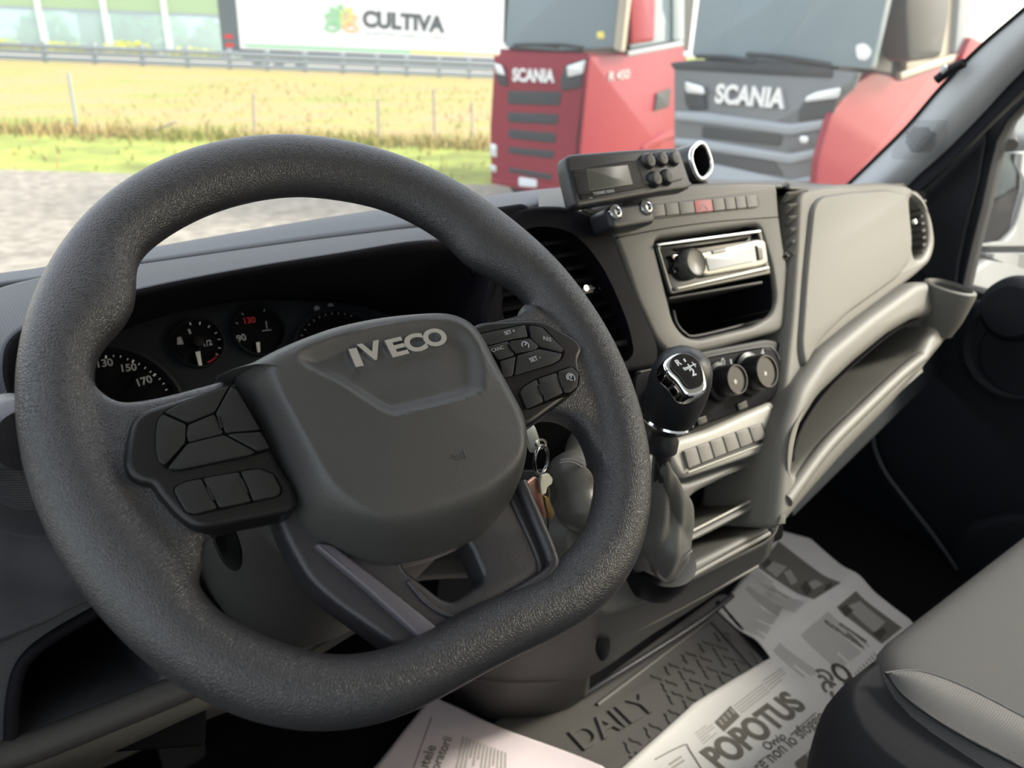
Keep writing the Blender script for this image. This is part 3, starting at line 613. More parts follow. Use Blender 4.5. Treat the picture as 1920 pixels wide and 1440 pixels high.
def on_pad(x, y):
    w = .03
    for _ in range(4):
        u, v = WF.uv(x, y, w); dO = max(0, polydist((u, v), Oo)); w = pad_h(u, v, dO)
    return u, v, w
# chrome letters
EL = [('I', (664, 691), (679, 688)), ('V', (680, 682), (722, 672)), ('E', (733, 673), (764, 665)), ('C', (764, 666), (801, 656)), ('O', (799, 656), (840, 645))]
EH = (V3(WF.uv(662, 688, .035))-V3(WF.uv(648, 657, .035))).length
for ch, a, b in EL:
    x = (a[0]+b[0])/2; y = (a[1]+b[1])/2-14; w = on_pad(x, y)[2]
    o = text('emblem_letter', WF, ch, a, b, w+.0004, .0028, M['emblem'], pad, bold=.04, H=EH); o['label'] = 'chrome letter '+ch
c3 = [on_pad(x, y) for x, y in z4([(1188, 792), (1208, 800), (1222, 803), (1238, 790), (1262, 797), (1250, 765), (1248, 755), (1243, 772), (1222, 784), (1205, 788)])]
tube('horn_mark', [WF.P(u, v, w) for u, v, w in c3]+[WF.P(*on_pad(*z4([(1188, 780)])[0]))], .0004, M['dash'], pad, 1, False, 1)
# hub and column
lathe('hub', WF.P(-.012, -.03, 0), -WF.n, [(.062, -.006), (.066, .004), (.06, .02), (.05, .05), (.04, .06)], M['consoledk'], sw, 40)
col = thing('steering_column_cover', 'grey plastic steering column cover behind the wheel hub', 'column cover', WF.P(0, 0, -.1))
def colring(w, a, b, cx=-.01, cy=-.034): return [WF.P(cx+a*math.cos(t)*(abs(math.cos(t))**-.15 if abs(math.cos(t)) > .05 else 1), cy+b*math.sin(t), w) for t in [2*math.pi*i/24 for i in range(24)]]
loft('shroud', [colring(-.032, .052, .046), colring(-.036, .074, .056), colring(-.05, .083, .062), colring(-.09, .088, .066), colring(-.14, .090, .068), colring(-.22, .085, .07)], M['consoledk'], col, 2, 3, closed=True, caps=True, ang=50)
bm = bmesh.new()
o = lathe('adjuster_slot', WF.P(*WF.uv(424, 1018, -.040), -.040), WF.n, [(.0, 0), (.0062, 0), (.0068, .002), (.0055, .003), (.0, .002)], M['black'], col, 30, 2.6, (0, math.sin(TH), math.cos(TH)))
# indicator stalk
S0 = atY(55, 812, .50); S1 = atY(-40, 800, .47); sd = (S1-S0).normalized()
st = thing('indicator_stalk', 'black ridged indicator stalk sticking out left of the steering wheel', 'stalk', S0)
lathe('grip', S0-sd*.02, sd, [(.015, 0), (.0165, .008)]+[((.0165, .0155)[i % 2], .01+i*.0012) for i in range(40)]+[(.0165, .06)], M['trim'], st, 36)
e = (atY(14, 835, .44)-atY(-10, 780, .44)); cx = atY(8, 800, .455)
lathe('end_ring', cx+V3((0, .0, 0)), V3((.25, -1, .1)), [(.0, 0), (.012, .001), (.0165, .0), (.019, .004), (.019, .02), (.016, .03)], M['trim'], st, 36)
# keys
ig = thing('ignition_lock', 'ignition lock barrel on the right of the steering column', 'ignition lock', atY(985, 830, .42))
kp = atY(990, 835, .45)
lathe('barrel', kp+V3((-.03, .03, 0)), V3((.65, -.6, .1)), [(.014, 0), (.016, .02), (.016, .036), (.012, .04), (0, .04)], M['black'], ig, 28)
kb = thing('key_bunch', 'bunch of keys hanging on a split ring from the ignition', 'keys', atY(1010, 850, .42))
yk = .415
def K(x, y, d=0): return atY(x, y, yk+d)
def ring3(cx, cy, rx, ry, r, nm, m, tilt=0, d=0):
    pts = []
    for i in range(28):
        t = 2*math.pi*i/28; x = rx*math.cos(t); y = ry*math.sin(t); ct, s_ = math.cos(tilt), math.sin(tilt)
        pts.append(K(cx+x*ct-y*s_, cy+x*s_+y*ct, d+.006*math.cos(t)))
    return tube(nm, pts, r, M[m], kb, 1, True, 3)
lathe('key_head', K(997, 822, .006), V3((1, -.4, .2)), [(.0, -.004), (.008, -.004), (.009, 0), (.008, .004), (0, .004)], M['tagwhite'], kb, 24, 1.3)
ring3(1014, 832, 9, 8, .0011, 'small_ring', 'keysteel'); ring3(1014, 862, 12, 27, .0016, 'split_ring', 'dchrome', .12)
KF = Frame(K(1010, 930), (1, .25, 0), (0, 0, 1))
def key(pts, m, w0, lab, r=.002): o = plate('key', KF, fillet(KF.pl(pts, w0), r, 3), [], w0, w0+.0022, .0006, M[m], kb); o['label'] = lab; return o
key([(980, 908), (1000, 892), (1018, 900), (1022, 915), (1014, 930), (1022, 960), (1020, 972), (1012, 975), (1002, 945), (992, 925)], 'keypink', .0, 'copper tinted key')
key([(1012, 890), (1025, 886), (1033, 896), (1031, 906), (1022, 912), (1020, 924), (1012, 926), (1009, 905)], 'tagwhite', .004, 'key with a cream head')
key([(1016, 928), (1024, 930), (1037, 962), (1033, 972), (1026, 970), (1020, 950)], 'brass', .006, 'brass key blade')
key([(1002, 945), (1010, 948), (1024, 1000), (1022, 1022), (1014, 990)], 'brass', -.004, 'long brass key blade')
tube('key_wire', [K(1024, 905), K(1030, 925), K(1028, 960), K(1027, 1010)], .0009, M['dchrome'], kb, 4)
# ================================================================== INSTRUMENT CLUSTER
cc = atY(400, 650, .70)
CFm = Frame(cc, (1, 0, 0), (0, .55, .835))
ic = thing('instrument_cluster', 'dark instrument cluster with round dials seen through the steering wheel', 'instrument cluster', cc)
plate('face', CFm, crt(CFm.pl([(150, 740), (170, 670), (235, 612), (333, 578), (433, 560), (533, 556), (620, 562), (720, 585), (800, 640), (820, 760), (600, 860), (300, 860), (170, 800)]), 6), [], -.01, 0, .002, M['cluster'], ic)
def gauge(cx, cy, rpx, lab):
    c = V3(CFm.uv(cx, cy)); r = (V3(CFm.uv(cx+rpx, cy))-c).length
    g = lathe('gauge', CFm.P(c.x, c.y, 0), CFm.n, [(r*1.06, 0), (r*1.05, .006), (r, .007), (r*.97, .002), (.0, .002)], M['cluster'], ic, 48); g['label'] = lab
    lathe('dial_face', CFm.P(c.x, c.y, .002), CFm.n, [(0, .0006), (r*.96, .0006)], M['gface'], g, 48)
    return g, c, r
def gt(g, s, a, b, m='dialprint', sy=1, bold=.02): o = text('numeral', CFm, s, a, b, .0032, .0001, M[m], g, sy, bold=bold)
def tick(g, c, r, ang, l=.12, wd=.0011, m='white'):
    a = math.radians(ang); d = V3((math.cos(a), math.sin(a))); n_ = V3((-d.y, d.x))*wd/2; p = c+d*r*.93; q = c+d*r*(.93-l)
    return plate('tick', CFm, [tuple(p+n_), tuple(q+n_), tuple(q-n_), tuple(p-n_)], [], .0026, .0032, .0001, M[m], g)
g, c, r = gauge(196, 790, 150, 'speedometer dial')
for x, y, l in [(198, 672, 1), (212, 671, 0), (225, 672, 0), (238, 677, 0), (248, 680, 1), (259, 686, 0), (270, 693, 0), (280, 700, 0), (288, 705, 1), (297, 713, 0), (304, 722, 0), (309, 733, 0)]:
    d = V3(CFm.uv(x, y))-c; tick(g, c, d.length/.9, math.degrees(math.atan2(d.y, d.x)), .045 if l else .03, .0016 if l else .0009)
gt(g, '130', (184, 689), (213, 685)); gt(g, '150', (229, 697), (257, 694)); gt(g, '170', (260, 724), (287, 716))
g, c, r = gauge(370, 645, 47, 'fuel gauge with needle at empty')
for a in (95, 70, 45, 20, 0, -25, -45): tick(g, c, r, a)
gt(g, '1', (355, 626), (359, 625), sy=.45); gt(g, '1/2', (383, 650), (399, 646)); 
for a in (-50, -58, -66, -74): tick(g, c, r, a, .08, .004, 'red')
nd = plate('needle', CFm, CFm.pl([(366, 660), (375, 658), (379, 685), (373, 687)], .006), [], .005, .0065, .0004, M['needle'], g)
lathe('needle_cap', CFm.P(c.x, c.y, .003), CFm.n, [(.005, 0), (.0045, .006), (0, .0065)], M['black'], g, 24)
plate('fuel_symbol', CFm, CFm.pl([(331, 648), (331, 634), (338, 633), (341, 640), (343, 647)]), [], .0028, .0033, .0001, M['grey'], g)
g, c, r = gauge(484, 621, 47, 'temperature gauge')
gt(g, '130', (459, 607), (480, 604), 'red'); gt(g, '90', (446, 641), (463, 637)); tube('thermometer_symbol', [CFm.P(*CFm.uv(497, 604), .003), CFm.P(*CFm.uv(499, 618), .003)], .0007, M['grey'], g, 1); tube('thermometer_symbol', [CFm.P(*CFm.uv(490, 622), .003), CFm.P(*CFm.uv(507, 620), .003)], .0006, M['grey'], g, 1)
plate('needle', CFm, CFm.pl([(480, 642), (487, 641), (488, 660), (483, 661)], .006), [], .005, .0065, .0004, M['needle'], g)
for a in (150, 120, 60): tick(g, c, r, a, .1, .001, 'grey')
g, c, r = gauge(640, 668, 84, 'rev counter dial mostly hidden by the hub')
for a in range(60, 150, 9): tick(g, c, r, a, .04, .0008, 'grey')
for q in ((594, 579), (620, 574)): lathe('warning_lamp', CFm.P(*CFm.uv(*q), 0), CFm.n, [(.003, 0), (.003, .001), (0, .001)], M['grey'], ic, 12)
# ================================================================== DASHBOARD
PC = Frame((.75, .568, CZ-.222), (1, 0, 0), (0, .447, .894))
db = thing('dashboard', 'dark grey van dashboard with pale centre console and glovebox side under the windscreen', 'dashboard', (.6, .62, 1.3))
def pc(name, pts, w0, w1, m, par=db, bev=.003, r=.008, holes=(), fr=PC, k=2, smooth=False):
    f = (lambda p: crt(fr.pl(p, w1), 5)) if smooth else (lambda p: fillet(fr.pl(p, w1), r, 5))
    return plate(name, fr, f(pts), [f(h) for h in holes], w0, w1, bev, m, par, k)
def Y(p): return [atY(x, y, d) for x, y, d in p]
def XL(r): return [V3((-.185, r[0].y, r[0].z))]+r
# windscreen ledge and dotted hood over the dials
led = [(-90, 526, .80), (0, 512, .80), (90, 499, .80), (280, 464, .81), (560, 416, .82), (744, 388, .83), (900, 369, .84), (1060, 351, .85), (1300, 342, .85), (1500, 343, .84), (1620, 350, .82)]
bnd = [(-90, 546, .69), (0, 532, .69), (90, 519, .69), (260, 493, .69), (560, 451, .70), (744, 428, .70), (900, 404, .71), (1030, 383, .71), (1200, 372, .70), (1400, 366, .70), (1560, 366, .68)]
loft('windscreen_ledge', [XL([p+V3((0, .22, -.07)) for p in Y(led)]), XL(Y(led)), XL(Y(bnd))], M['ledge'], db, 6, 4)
lip = [(60, 830, .53), (15, 740, .535), (5, 680, .54), (25, 630, .55), (110, 585, .56), (263, 542, .575), (467, 502, .59), (640, 474, .60), (780, 452, .61), (845, 456, .62), (880, 500, .62), (900, 560, .61), (903, 640, .60), (880, 760, .57)]
outr = [(-90, 900, .57), (-90, 800, .59), (-90, 700, .61), (-90, 590, .65), (40, 528, .68), (260, 495, .69), (467, 466, .695), (640, 443, .70), (800, 425, .70), (905, 428, .69), (985, 480, .68), (1000, 560, .66), (1010, 640, .64), (1010, 780, .6)]
inn1 = [(110, 830, .60), (70, 750, .60), (70, 690, .60), (100, 650, .61), (190, 612, .63), (320, 574, .65), (467, 548, .66), (620, 545, .67), (740, 560, .67), (800, 580, .67), (830, 620, .66), (845, 660, .66), (850, 700, .65), (830, 780, .62)]
inn2 = [atY(x, y, d+.075) for x, y, d in [(130, 800, .60), (110, 740, .60), (120, 690, .61), (150, 655, .62), (220, 615, .63), (330, 578, .64), (467, 556, .65), (610, 560, .65), (710, 580, .65), (760, 600, .65), (790, 640, .64), (800, 680, .64), (800, 720, .63), (780, 800, .62)]]
mid = [tuple(a*.45+b*.55 for a, b in zip(p, q)) for p, q in zip(lip, outr)]; mid = [(x, y-3, d-.006) for x, y, d in mid]
loft('dial_hood', [Y(outr), Y(mid), Y(lip)], M['dots'], db, 6, 5)
loft('hood_inner', [Y([(x, y, d-.001) for x, y, d in lip]), Y(inn1), inn2], M['frame'], db, 6, 5)
# hood's right flank and the lid behind the wheel rim
pc('hood_flank', [(905, 425), (1000, 400), (1090, 640), (1100, 760), (900, 780), (880, 560)], -.10, -.062, M['frame'], r=.02)
pc('lid', [(890, 392), (985, 378), (1003, 392), (990, 418), (930, 424), (880, 420)], -.05, .0, M['frame'], bev=.006, r=.01)
# left vent
lv = thing('driver_air_vent', 'black air vent with horizontal slats beside the steering wheel', 'air vent', PC.P(-.2, .05))
pc('bezel', [(960, 392), (1010, 384), (1060, 384), (1110, 398), (1148, 430), (1170, 490), (1200, 565), (1238, 650), (1235, 690), (1160, 700), (960, 700), (900, 600)], -.05, .002, M['frame'], lv, .006, .015, [[(935, 440), (1000, 412), (1045, 416), (1078, 428), (1108, 456), (1140, 500), (1166, 555), (1188, 612), (1198, 665), (1180, 690), (1000, 672), (930, 600)]], k=3)
pc('cavity', [(900, 400), (1110, 400), (1215, 690), (900, 700)], -.10, -.06, M['deep'], lv)
u0, u1 = PC.uv(930, 500)[0], PC.uv(1190, 600, -.03)[0]
for i in range(9):
    v = PC.uv(1060, 448+i*26, -.03)[1]; ur_ = PC.uv([1092, 1115, 1128, 1143, 1155, 1166, 1176, 1188, 1194][i], 448+i*26, -.03)[0]
    box('slat', PC.P((u0+ur_)/2, v, -.026), ur_-u0, .004, .024, M['frame'], lv, .0015, (PC.x, (PC.y*.9+PC.n*.43).normalized(), (PC.n*.9-PC.y*.43).normalized()))
t_ = fbox('slider', PC, PC.uv(1095, 540)[0], PC.uv(1132, 540)[0], PC.uv(1110, 546)[1], PC.uv(1110, 532)[1], -.035, -.01, M['satin'], lv, .003)
for x in (1099, 1129): lathe('slider_dot', PC.P(*PC.uv(x, 540, -.01), -.011), PC.n, [(.0035, 0), (.003, .0015), (0, .0015)], M['chrome'], t_, 16)
lathe('wheel_knob', PC.P(*PC.uv(1190, 640, -.01), -.02), PC.n, [(.006, 0), (.006, .012), (.003, .013), (0, .013)], M['satin'], lv, 20)
pc('lower_bar', [(1140, 640), (1182, 636), (1184, 648), (1144, 652)], -.03, -.012, M['dashx'] if 'dashx' in M else M['consoledk'], lv, .003, .003)
# centre fascia with radio opening
RO = [(1226, 449), (1425, 421), (1448, 500), (1456, 560), (1447, 590), (1412, 611), (1310, 635), (1286, 631), (1264, 604), (1250, 545)]
fas = pc('centre_fascia', [(1092, 392), (1150, 376), (1230, 352), (1300, 343), (1400, 340), (1458, 342), (1462, 400), (1472, 470), (1492, 560), (1492, 600), (1462, 622), (1330, 658), (1262, 668), (1232, 640), (1195, 560), (1172, 490), (1150, 432), (1115, 405)], -.10, .0, M['console'], bev=.006, r=.012, holes=[RO], k=3)
lin = lambda nm, fr, H_, m, w1=-.004: plate(nm, fr, crt(fr.pl(shrink(H_, 1.0), 0), 3), [crt(fr.pl([(x_+(cx_-x_)*.03, y_+(cy_-y_)*.03) for cx_, cy_ in [(sum(a for a, b in H_)/len(H_), sum(b for a, b in H_)/len(H_))] for x_, y_ in H_], 0), 3)], -.098, w1, .0005, M[m], db, 1)  # dark ring added inside an opening in place of its shade
lin('pocket_shade', PC, RO, 'frame')  # shade inside the radio pocket, as near-black colour
pc('radio_slot_back', [(1200, 430), (1460, 400), (1480, 640), (1230, 660)], -.12, -.098, M['deep'])
PG0 = Frame((.95, .590, CZ-.16), (1, .13, 0), (0, .40, .917))
loft('dash_top', [Y([(1010, 362, .75), (1100, 352, .75), (1300, 341, .75), (1470, 341, .74), (1620, 352, .74), (1700, 366, .72)]), [PC.P(*PC.uv(x, y, -.03), -.03) for x, y in [(1010, 384), (1100, 372), (1300, 345), (1470, 343), (1500, 347)]]+[PG0.P(*PG0.uv(1700, 368, -.04), -.04)], [PC.P(*PC.uv(x, y, -.004), -.004) for x, y in [(1015, 395), (1100, 385), (1300, 350), (1470, 348), (1500, 352)]]+[PG0.P(*PG0.uv(1700, 372, -.02), -.03)]], M['console'], db, 6, 5)
fline = [PC.P(*PC.uv(x, y, .0), -.0005) for x, y in [(1155, 446), (1250, 428), (1350, 415), (1462, 407)]]
tube('seam', fline, .0009, M['gap'], fas, 3, False, 1)
# row of dash buttons with the hazard switch
BR0, BR1 = (1221, 384), (1418, 366)
pc('button_frame', [(1214, 384), (1412, 361), (1423, 368), (1425, 387), (1228, 411), (1218, 405)], -.002, .001, M['consoledk'], fas, .0006, .004)
for i in range(8):
    a = i/8 if i < 3 else (.375+.16 if i > 3 else .375)
    xs = [1221, 1246, 1272, 1301, 1335, 1358, 1378, 1398, 1419]
    xa, xb = xs[i]+.8, xs[i+1]-.8; ya = lambda x: 384-(x-1221)*.095
    o = pc('hazard_button' if i == 3 else 'button', [(xa, ya(xa)), (xb, ya(xb)), (xb+3.5, ya(xb)+22), (xa+3.5, ya(xa)+22.5)], -.001, .0028, M['hazard'] if i == 3 else M['hazbtn'], fas, .0006, .0012)
    if i == 3:
        tri = [PC.P(*PC.uv(x, y, .003), .003) for x, y in [(1312, 396), (1318, 383), (1328, 393)]]; tube('triangle', tri, .0005, M['white'], o, 1, True, 1, False)
# ---- car radio
rd = thing('car_radio', 'black car radio with silver volume knob and chrome bezel in the centre console', 'radio', PC.P(0, 0, 0))
pc('bezel', [(1229, 457), (1428, 430), (1447, 514), (1257, 553)], -.03, .002, M['radioblk'], rd, .002, .004, [[(1238, 464), (1422, 438), (1436, 505), (1262, 541)]])
pc('front', [(1234, 460), (1424, 434), (1440, 508), (1260, 546)], -.03, -.004, M['radioblk'], rd, .001, .004)
pc('chrome_rail', [(1232, 456), (1427, 430), (1429, 436), (1234, 462)], .0, .005, M['dchrome'], rd, .0015, .002)
pc('chrome_rail', [(1268, 537), (1443, 497), (1446, 505), (1271, 545)], .0, .007, M['radiosil'], rd, .0025, .003)
pc('cd_slot', [(1262, 466), (1405, 445), (1402, 451), (1270, 471)], -.004, -.002, M['gap'], rd, .0005, .001)
pc('silver_panel', [(1310, 474), (1420, 448), (1436, 450), (1442, 494), (1425, 500), (1325, 518), (1308, 508)], -.004, .006, M['radiosil'], rd, .003, .006)
pc('display', [(1324, 483), (1408, 464), (1414, 490), (1330, 508)], .005, .0075, M['radiopan'], rd, .0008, .002)
pc('button', [(1336, 470), (1362, 465), (1363, 471), (1338, 476)], .005, .008, M['silverg'], rd, .001, .001)
pc('button', [(1419, 460), (1429, 458), (1432, 486), (1423, 488)], .005, .008, M['radioblk'], rd, .001, .001)
kc = PC.uv(1301, 493, .01); lathe('volume_knob', PC.P(kc[0], kc[1], -.004), PC.n, [(.0175, 0), (.0175, .006), (.0165, .016), (.015, .0185), (.013, .0175), (0, .0168)], M['knobg'], rd, 40)
for q in ([(1256, 478), (1272, 476), (1282, 486), (1266, 490)], [(1262, 500), (1276, 500), (1274, 510), (1264, 512)]): pc('button', q, -.004, .002, M['gloss'], rd, .001, .002)
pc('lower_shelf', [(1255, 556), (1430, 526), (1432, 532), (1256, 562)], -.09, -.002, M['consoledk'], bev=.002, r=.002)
tube('pocket_lip', [PC.P(*PC.uv(x, y, -.03), -.03) for x, y in [(1262, 582), (1268, 606), (1283, 624), (1306, 630), (1400, 607), (1440, 590)]], .002, M['consoledk'], db, 6)
# ---- right hand vent of the centre
rv = thing('centre_air_vent', 'narrow vertical air vent between the radio and the glovebox side', 'air vent', PC.P(.11, .05))
pc('cavity', [(1455, 352), (1500, 352), (1500, 600), (1470, 600)], -.06, -.03, M['deep'], rv, .002)
for i in range(11):
    y = 372+i*22.2; xl = 1458+i*1.9; xr = 1494-i*.15
    a = PC.uv(xl+2, y+6, -.01); b = PC.uv(xr, y-5, -.01); c_ = V3(((a[0]+b[0])/2, (a[1]+b[1])/2)); dx = V3((b[0]-a[0], b[1]-a[1]))
    box('slat', PC.P(c_.x, c_.y, .001), dx.length+.004, .004, .016, M['tray'], rv, .0015, (PC.x, PC.y*.8-PC.n*.6, PC.n*.8+PC.y*.6))
o = fbox('slider', PC, PC.uv(1468, 480)[0], PC.uv(1494, 480)[0], PC.uv(1480, 486)[1], PC.uv(1480, 472)[1], -.03, .004, M['black'], rv, .003); lathe('slider_dot', PC.P(*PC.uv(1488, 479, .004), .003), PC.n, [(.004, 0), (.003, .002), (0, .002)], M['chrome'], o, 16)
# ---- passenger side: glovebox with surround, side vent, tray
PG = Frame((.95, .590, CZ-.16), (1, .13, 0), (0, .40, .917)); PG.n = PG.x.cross(PG.y).normalized()
pg = lambda *a, **k: pc(*a, fr=PG, **k)
SV = [(1712, 392), (1722, 390), (1738, 408), (1748, 445), (1750, 480), (1740, 500), (1722, 504), (1716, 470)]
gs = pg('glovebox_surround', [(1499, 368), (1508, 352), (1560, 350), (1650, 353), (1705, 364), (1735, 388), (1755, 430), (1763, 480), (1755, 512), (1730, 532), (1640, 590), (1560, 648), (1505, 730), (1480, 830), (1474, 760), (1490, 600), (1496, 480)], -.08, .0, M['lid'], bev=.010, r=.02, holes=[SV], k=3)
pg('glovebox_lid', [(1528, 384), (1545, 368), (1600, 366), (1670, 369), (1702, 380), (1710, 400), (1718, 470), (1716, 505), (1690, 535), (1600, 588), (1545, 634), (1518, 680), (1510, 640), (1518, 500)], -.01, .007, M['lid'], bev=.006, r=.016, k=3)
sv = thing('side_air_vent', 'small black air vent at the right end of the glovebox', 'air vent', PG.P(*PG.uv(1730, 450)))
pg('cavity', [(1700, 384), (1742, 384), (1752, 512), (1706, 512)], -.06, -.04, M['deep'], par=sv)
for i in range(8):
    y = 402+i*13; u, v = PG.uv(1731+min(i, 5)*1.4, y, -.01)
    box('slat', PG.P(u, v, -.015), .03, .004, .02, M['consoledk'], sv, .001, (PG.x, PG.y, PG.n))
lathe('slider_dot', PG.P(*PG.uv(1723, 435, .0), -.004), PG.n, [(.005, 0), (.004, .004), (0, .004)], M['chrome'], sv, 16)
CAV = [(1498, 872), (1500, 805), (1548, 733), (1614, 678), (1680, 632), (1730, 609), (1758, 606), (1765, 620), (1740, 674), (1696, 700), (1618, 762), (1560, 812)]
pg('passenger_tray', [(1468, 962), (1470, 930), (1475, 870), (1484, 790), (1510, 712), (1556, 650), (1640, 592), (1730, 540), (1775, 545), (1800, 575), (1812, 600), (1803, 640), (1745, 705), (1680, 770), (1600, 842), (1530, 912), (1484, 962)], -.09, .022, M['tray'], bev=.016, r=.02, holes=[CAV], k=4)
lin('tray_shade', PG, CAV, 'frame', .002)  # dark band standing in for the shade in the tray
pg('tray_back', [(1470, 700), (1800, 540), (1800, 700), (1500, 960)], -.12, -.088, M['door'])
pg('tray_floor', [(1490, 905), (1560, 835), (1640, 768), (1735, 690), (1745, 705), (1655, 782), (1560, 868), (1496, 925)], -.088, .018, M['tray'], bev=.008, r=.008, k=3)
tube('tray_lip', [PG.P(*PG.uv(x, y, .022), .018) for x, y in [(1488, 912), (1560, 826), (1630, 765), (1700, 708), (1742, 680)]], .009, M['lid'], db, 5)
ch = PG.P(*PG.uv(1790, 556, .04), .04)
cupr = (ch-atY(1829, 556, ch.y)).length*.98
cupr = .044*(ch-CP).length/1.62*1.0
lathe('cup_holder', ch, (0.08, -.12, 1), [(.0, -.07), (cupr*.62, -.07), (cupr*.78, -.004), (cupr*.86, .002), (cupr, 0), (cupr*1.03, -.008), (cupr*.95, -.05), (cupr*.8, -.075), (0, -.076)], M['console'], db, 44)
lathe('cup_holder_well', ch, (0.08, -.12, 1), [(0, -.060), (cupr*.60, -.060), (cupr*.77, -.004)], M['deep'], db, 44)
# ---- climate panel
cl = thing('climate_control_panel', 'dark heater control panel with two rotary knobs below the radio', 'climate control', PC.P(-.03, -.13))
pc('panel_recess', [(1190, 690), (1300, 660), (1440, 634), (1468, 642), (1484, 670), (1478, 740), (1462, 775), (1240, 850), (1180, 840)], -.03, -.002, M['black'], cl, .004, .012)
pc('panel', [(1190, 700), (1310, 672), (1430, 651), (1452, 656), (1464, 680), (1458, 735), (1446, 752), (1250, 822), (1190, 836)], -.004, .004, M['frame'], cl, .003, .01)
tube('trim_line', [PC.P(*PC.uv(x, y, .004), .004) for x, y in [(1200, 698), (1312, 672), (1425, 651), (1450, 656), (1461, 675)]], .0013, M['consoledk'], cl, 5)
for (x0, y0), (x1, y1), rr, lb in (((1356, 715), (1371, 726), .0185, 'left heater knob'), ((1412, 700), (1446, 712), .021, 'right heater knob'), ((1262, 730), (1290, 742), .019, 'heater knob behind the gear lever')):
    u, v = PC.uv(x0, y0, .012)
    kn = lathe('knob', PC.P(u, v, .003), PC.n, [(rr*1.25, 0), (rr*1.22, .006), (rr, .008), (rr*.97, .026), (rr*.9, .030), (rr*.82, .030), (rr*.78, .028), (0, .028)], M['satin'], cl, 44); kn['label'] = lb
    lathe('knob_ring', PC.P(u, v, .031), PC.n, [(rr*.84, -.001), (rr*.92, -.001), (rr*.90, .0015), (rr*.84, .0015), (rr*.80, -.001)], M['radiosil'], kn, 44)
    lathe('pointer', PC.P(u-.003, v-.002, .0305), PC.n, [(.003, 0), (.0025, .001), (0, .001)], M['silverg'], kn, 14)
for q in ((1392, 762), (1316, 790)): pc('button', [(q[0]-10, q[1]-5), (q[0]+8, q[1]-12), (q[0]+12, q[1]+2), (q[0]-6, q[1]+9)], .003, .006, M['satin'], cl, .001, .002)
for s, a in (('0', (1354, 686)), ('1', (1372, 690)), ('4', (1428, 668)), ('0', (1400, 706))): text('print', PC, s, a, (a[0]+(6 if s != '1' else 3), a[1]-1), .0042, .0001, M['grey'], cl, 1 if s != '1' else .5)
# ---- switch strip
ss = thing('switch_strip', 'pale grey curved strip with six blank switches below the heater controls', 'switch panel', PC.P(-.05, -.2))
pc('strip', [(1250, 838), (1262, 826), (1330, 806), (1440, 757), (1452, 752), (1450, 800), (1444, 836), (1430, 850), (1290, 897), (1276, 893), (1262, 870)], -.02, .008, M['silverg'], ss, .007, .01, k=3)
pc('slot', [(1281, 847), (1430, 792), (1442, 826), (1292, 884)], .006, .0084, M['consoledk'], ss, .0003, .001)
for i in range(6):
    f0, f1 = i/6+.006, (i+1)/6-.006; T0, T1, B0_, B1_ = (1282, 846), (1428, 793), (1291, 879), (1438, 820)
    L_ = lambda a, b, t: (a[0]+(b[0]-a[0])*t, a[1]+(b[1]-a[1])*t)
    pc('switch', [L_(T0, T1, f0), L_(T0, T1, f1), L_(B0_, B1_, f1), L_(B0_, B1_, f0)], .007, .012, M['switch'], ss, .001, .0015)
tube('ridge', [PC.P(*PC.uv(x, y, .009), .009) for x, y in [(1290, 886), (1440, 829)]], .0013, M['silverg'], ss, 2, False, 3)
# ---- lower console with two cubbies
C1 = [(1284, 948), (1304, 924), (1428, 862), (1446, 866), (1450, 900), (1436, 934), (1300, 1002), (1284, 998)]
C2 = [(1284, 1018), (1300, 1010), (1432, 944), (1446, 944), (1446, 975), (1425, 992), (1275, 1066), (1270, 1050)]
pc('lower_fascia', [(1120, 900), (1200, 850), (1252, 850), (1276, 905), (1290, 905), (1440, 852), (1452, 830), (1478, 800), (1478, 870), (1472, 940), (1462, 1000), (1440, 1022), (1250, 1118), (1130, 1160), (1080, 1100), (1060, 1000)], -.08, -.004, M['console'], bev=.006, r=.015, holes=[C1, C2], k=3)
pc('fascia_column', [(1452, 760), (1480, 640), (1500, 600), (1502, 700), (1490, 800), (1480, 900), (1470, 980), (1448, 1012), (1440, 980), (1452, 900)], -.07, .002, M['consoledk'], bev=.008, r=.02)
lin('cubby_shade', PC, C1, 'black', -.01); lin('cubby_shade', PC, C2, 'black', -.01)  # cubby shade put in as black bands
pc('cubby_back', [(1230, 900), (1470, 820), (1470, 1010), (1240, 1110)], -.11, -.078, M['deep'])
for q in ([(1290, 1006), (1432, 934), (1436, 944), (1292, 1018)],): pc('cubby_shelf', q, -.075, .006, M['console'], bev=.003, r=.003)
tube('shelf_edge', [PC.P(*PC.uv(x, y, .006), .003) for x, y in [(1292, 1001), (1424, 933)]], .0016, M['silverg'], db, 2); tube('shelf_edge', [PC.P(*PC.uv(x, y, .008), .005) for x, y in [(1294, 1013), (1434, 941)]], .002, M['lid'], db, 2)
pc('front_ledge', [(1238, 1094), (1255, 1078), (1440, 984), (1446, 996), (1252, 1112), (1240, 1112)], -.07, .014, M['console'], bev=.006, r=.006, k=3)
tube('ledge_edge', [PC.P(*PC.uv(x, y, .014), .013) for x, y in [(1240, 1098), (1246, 1108), (1340, 1056), (1443, 1000)]], .003, M['lid'], db, 4)
tube('ledge_edge', [PC.P(*PC.uv(x, y, .0), -.001) for x, y in [(1264, 1070), (1408, 994)]], .0018, M['lid'], db, 2)
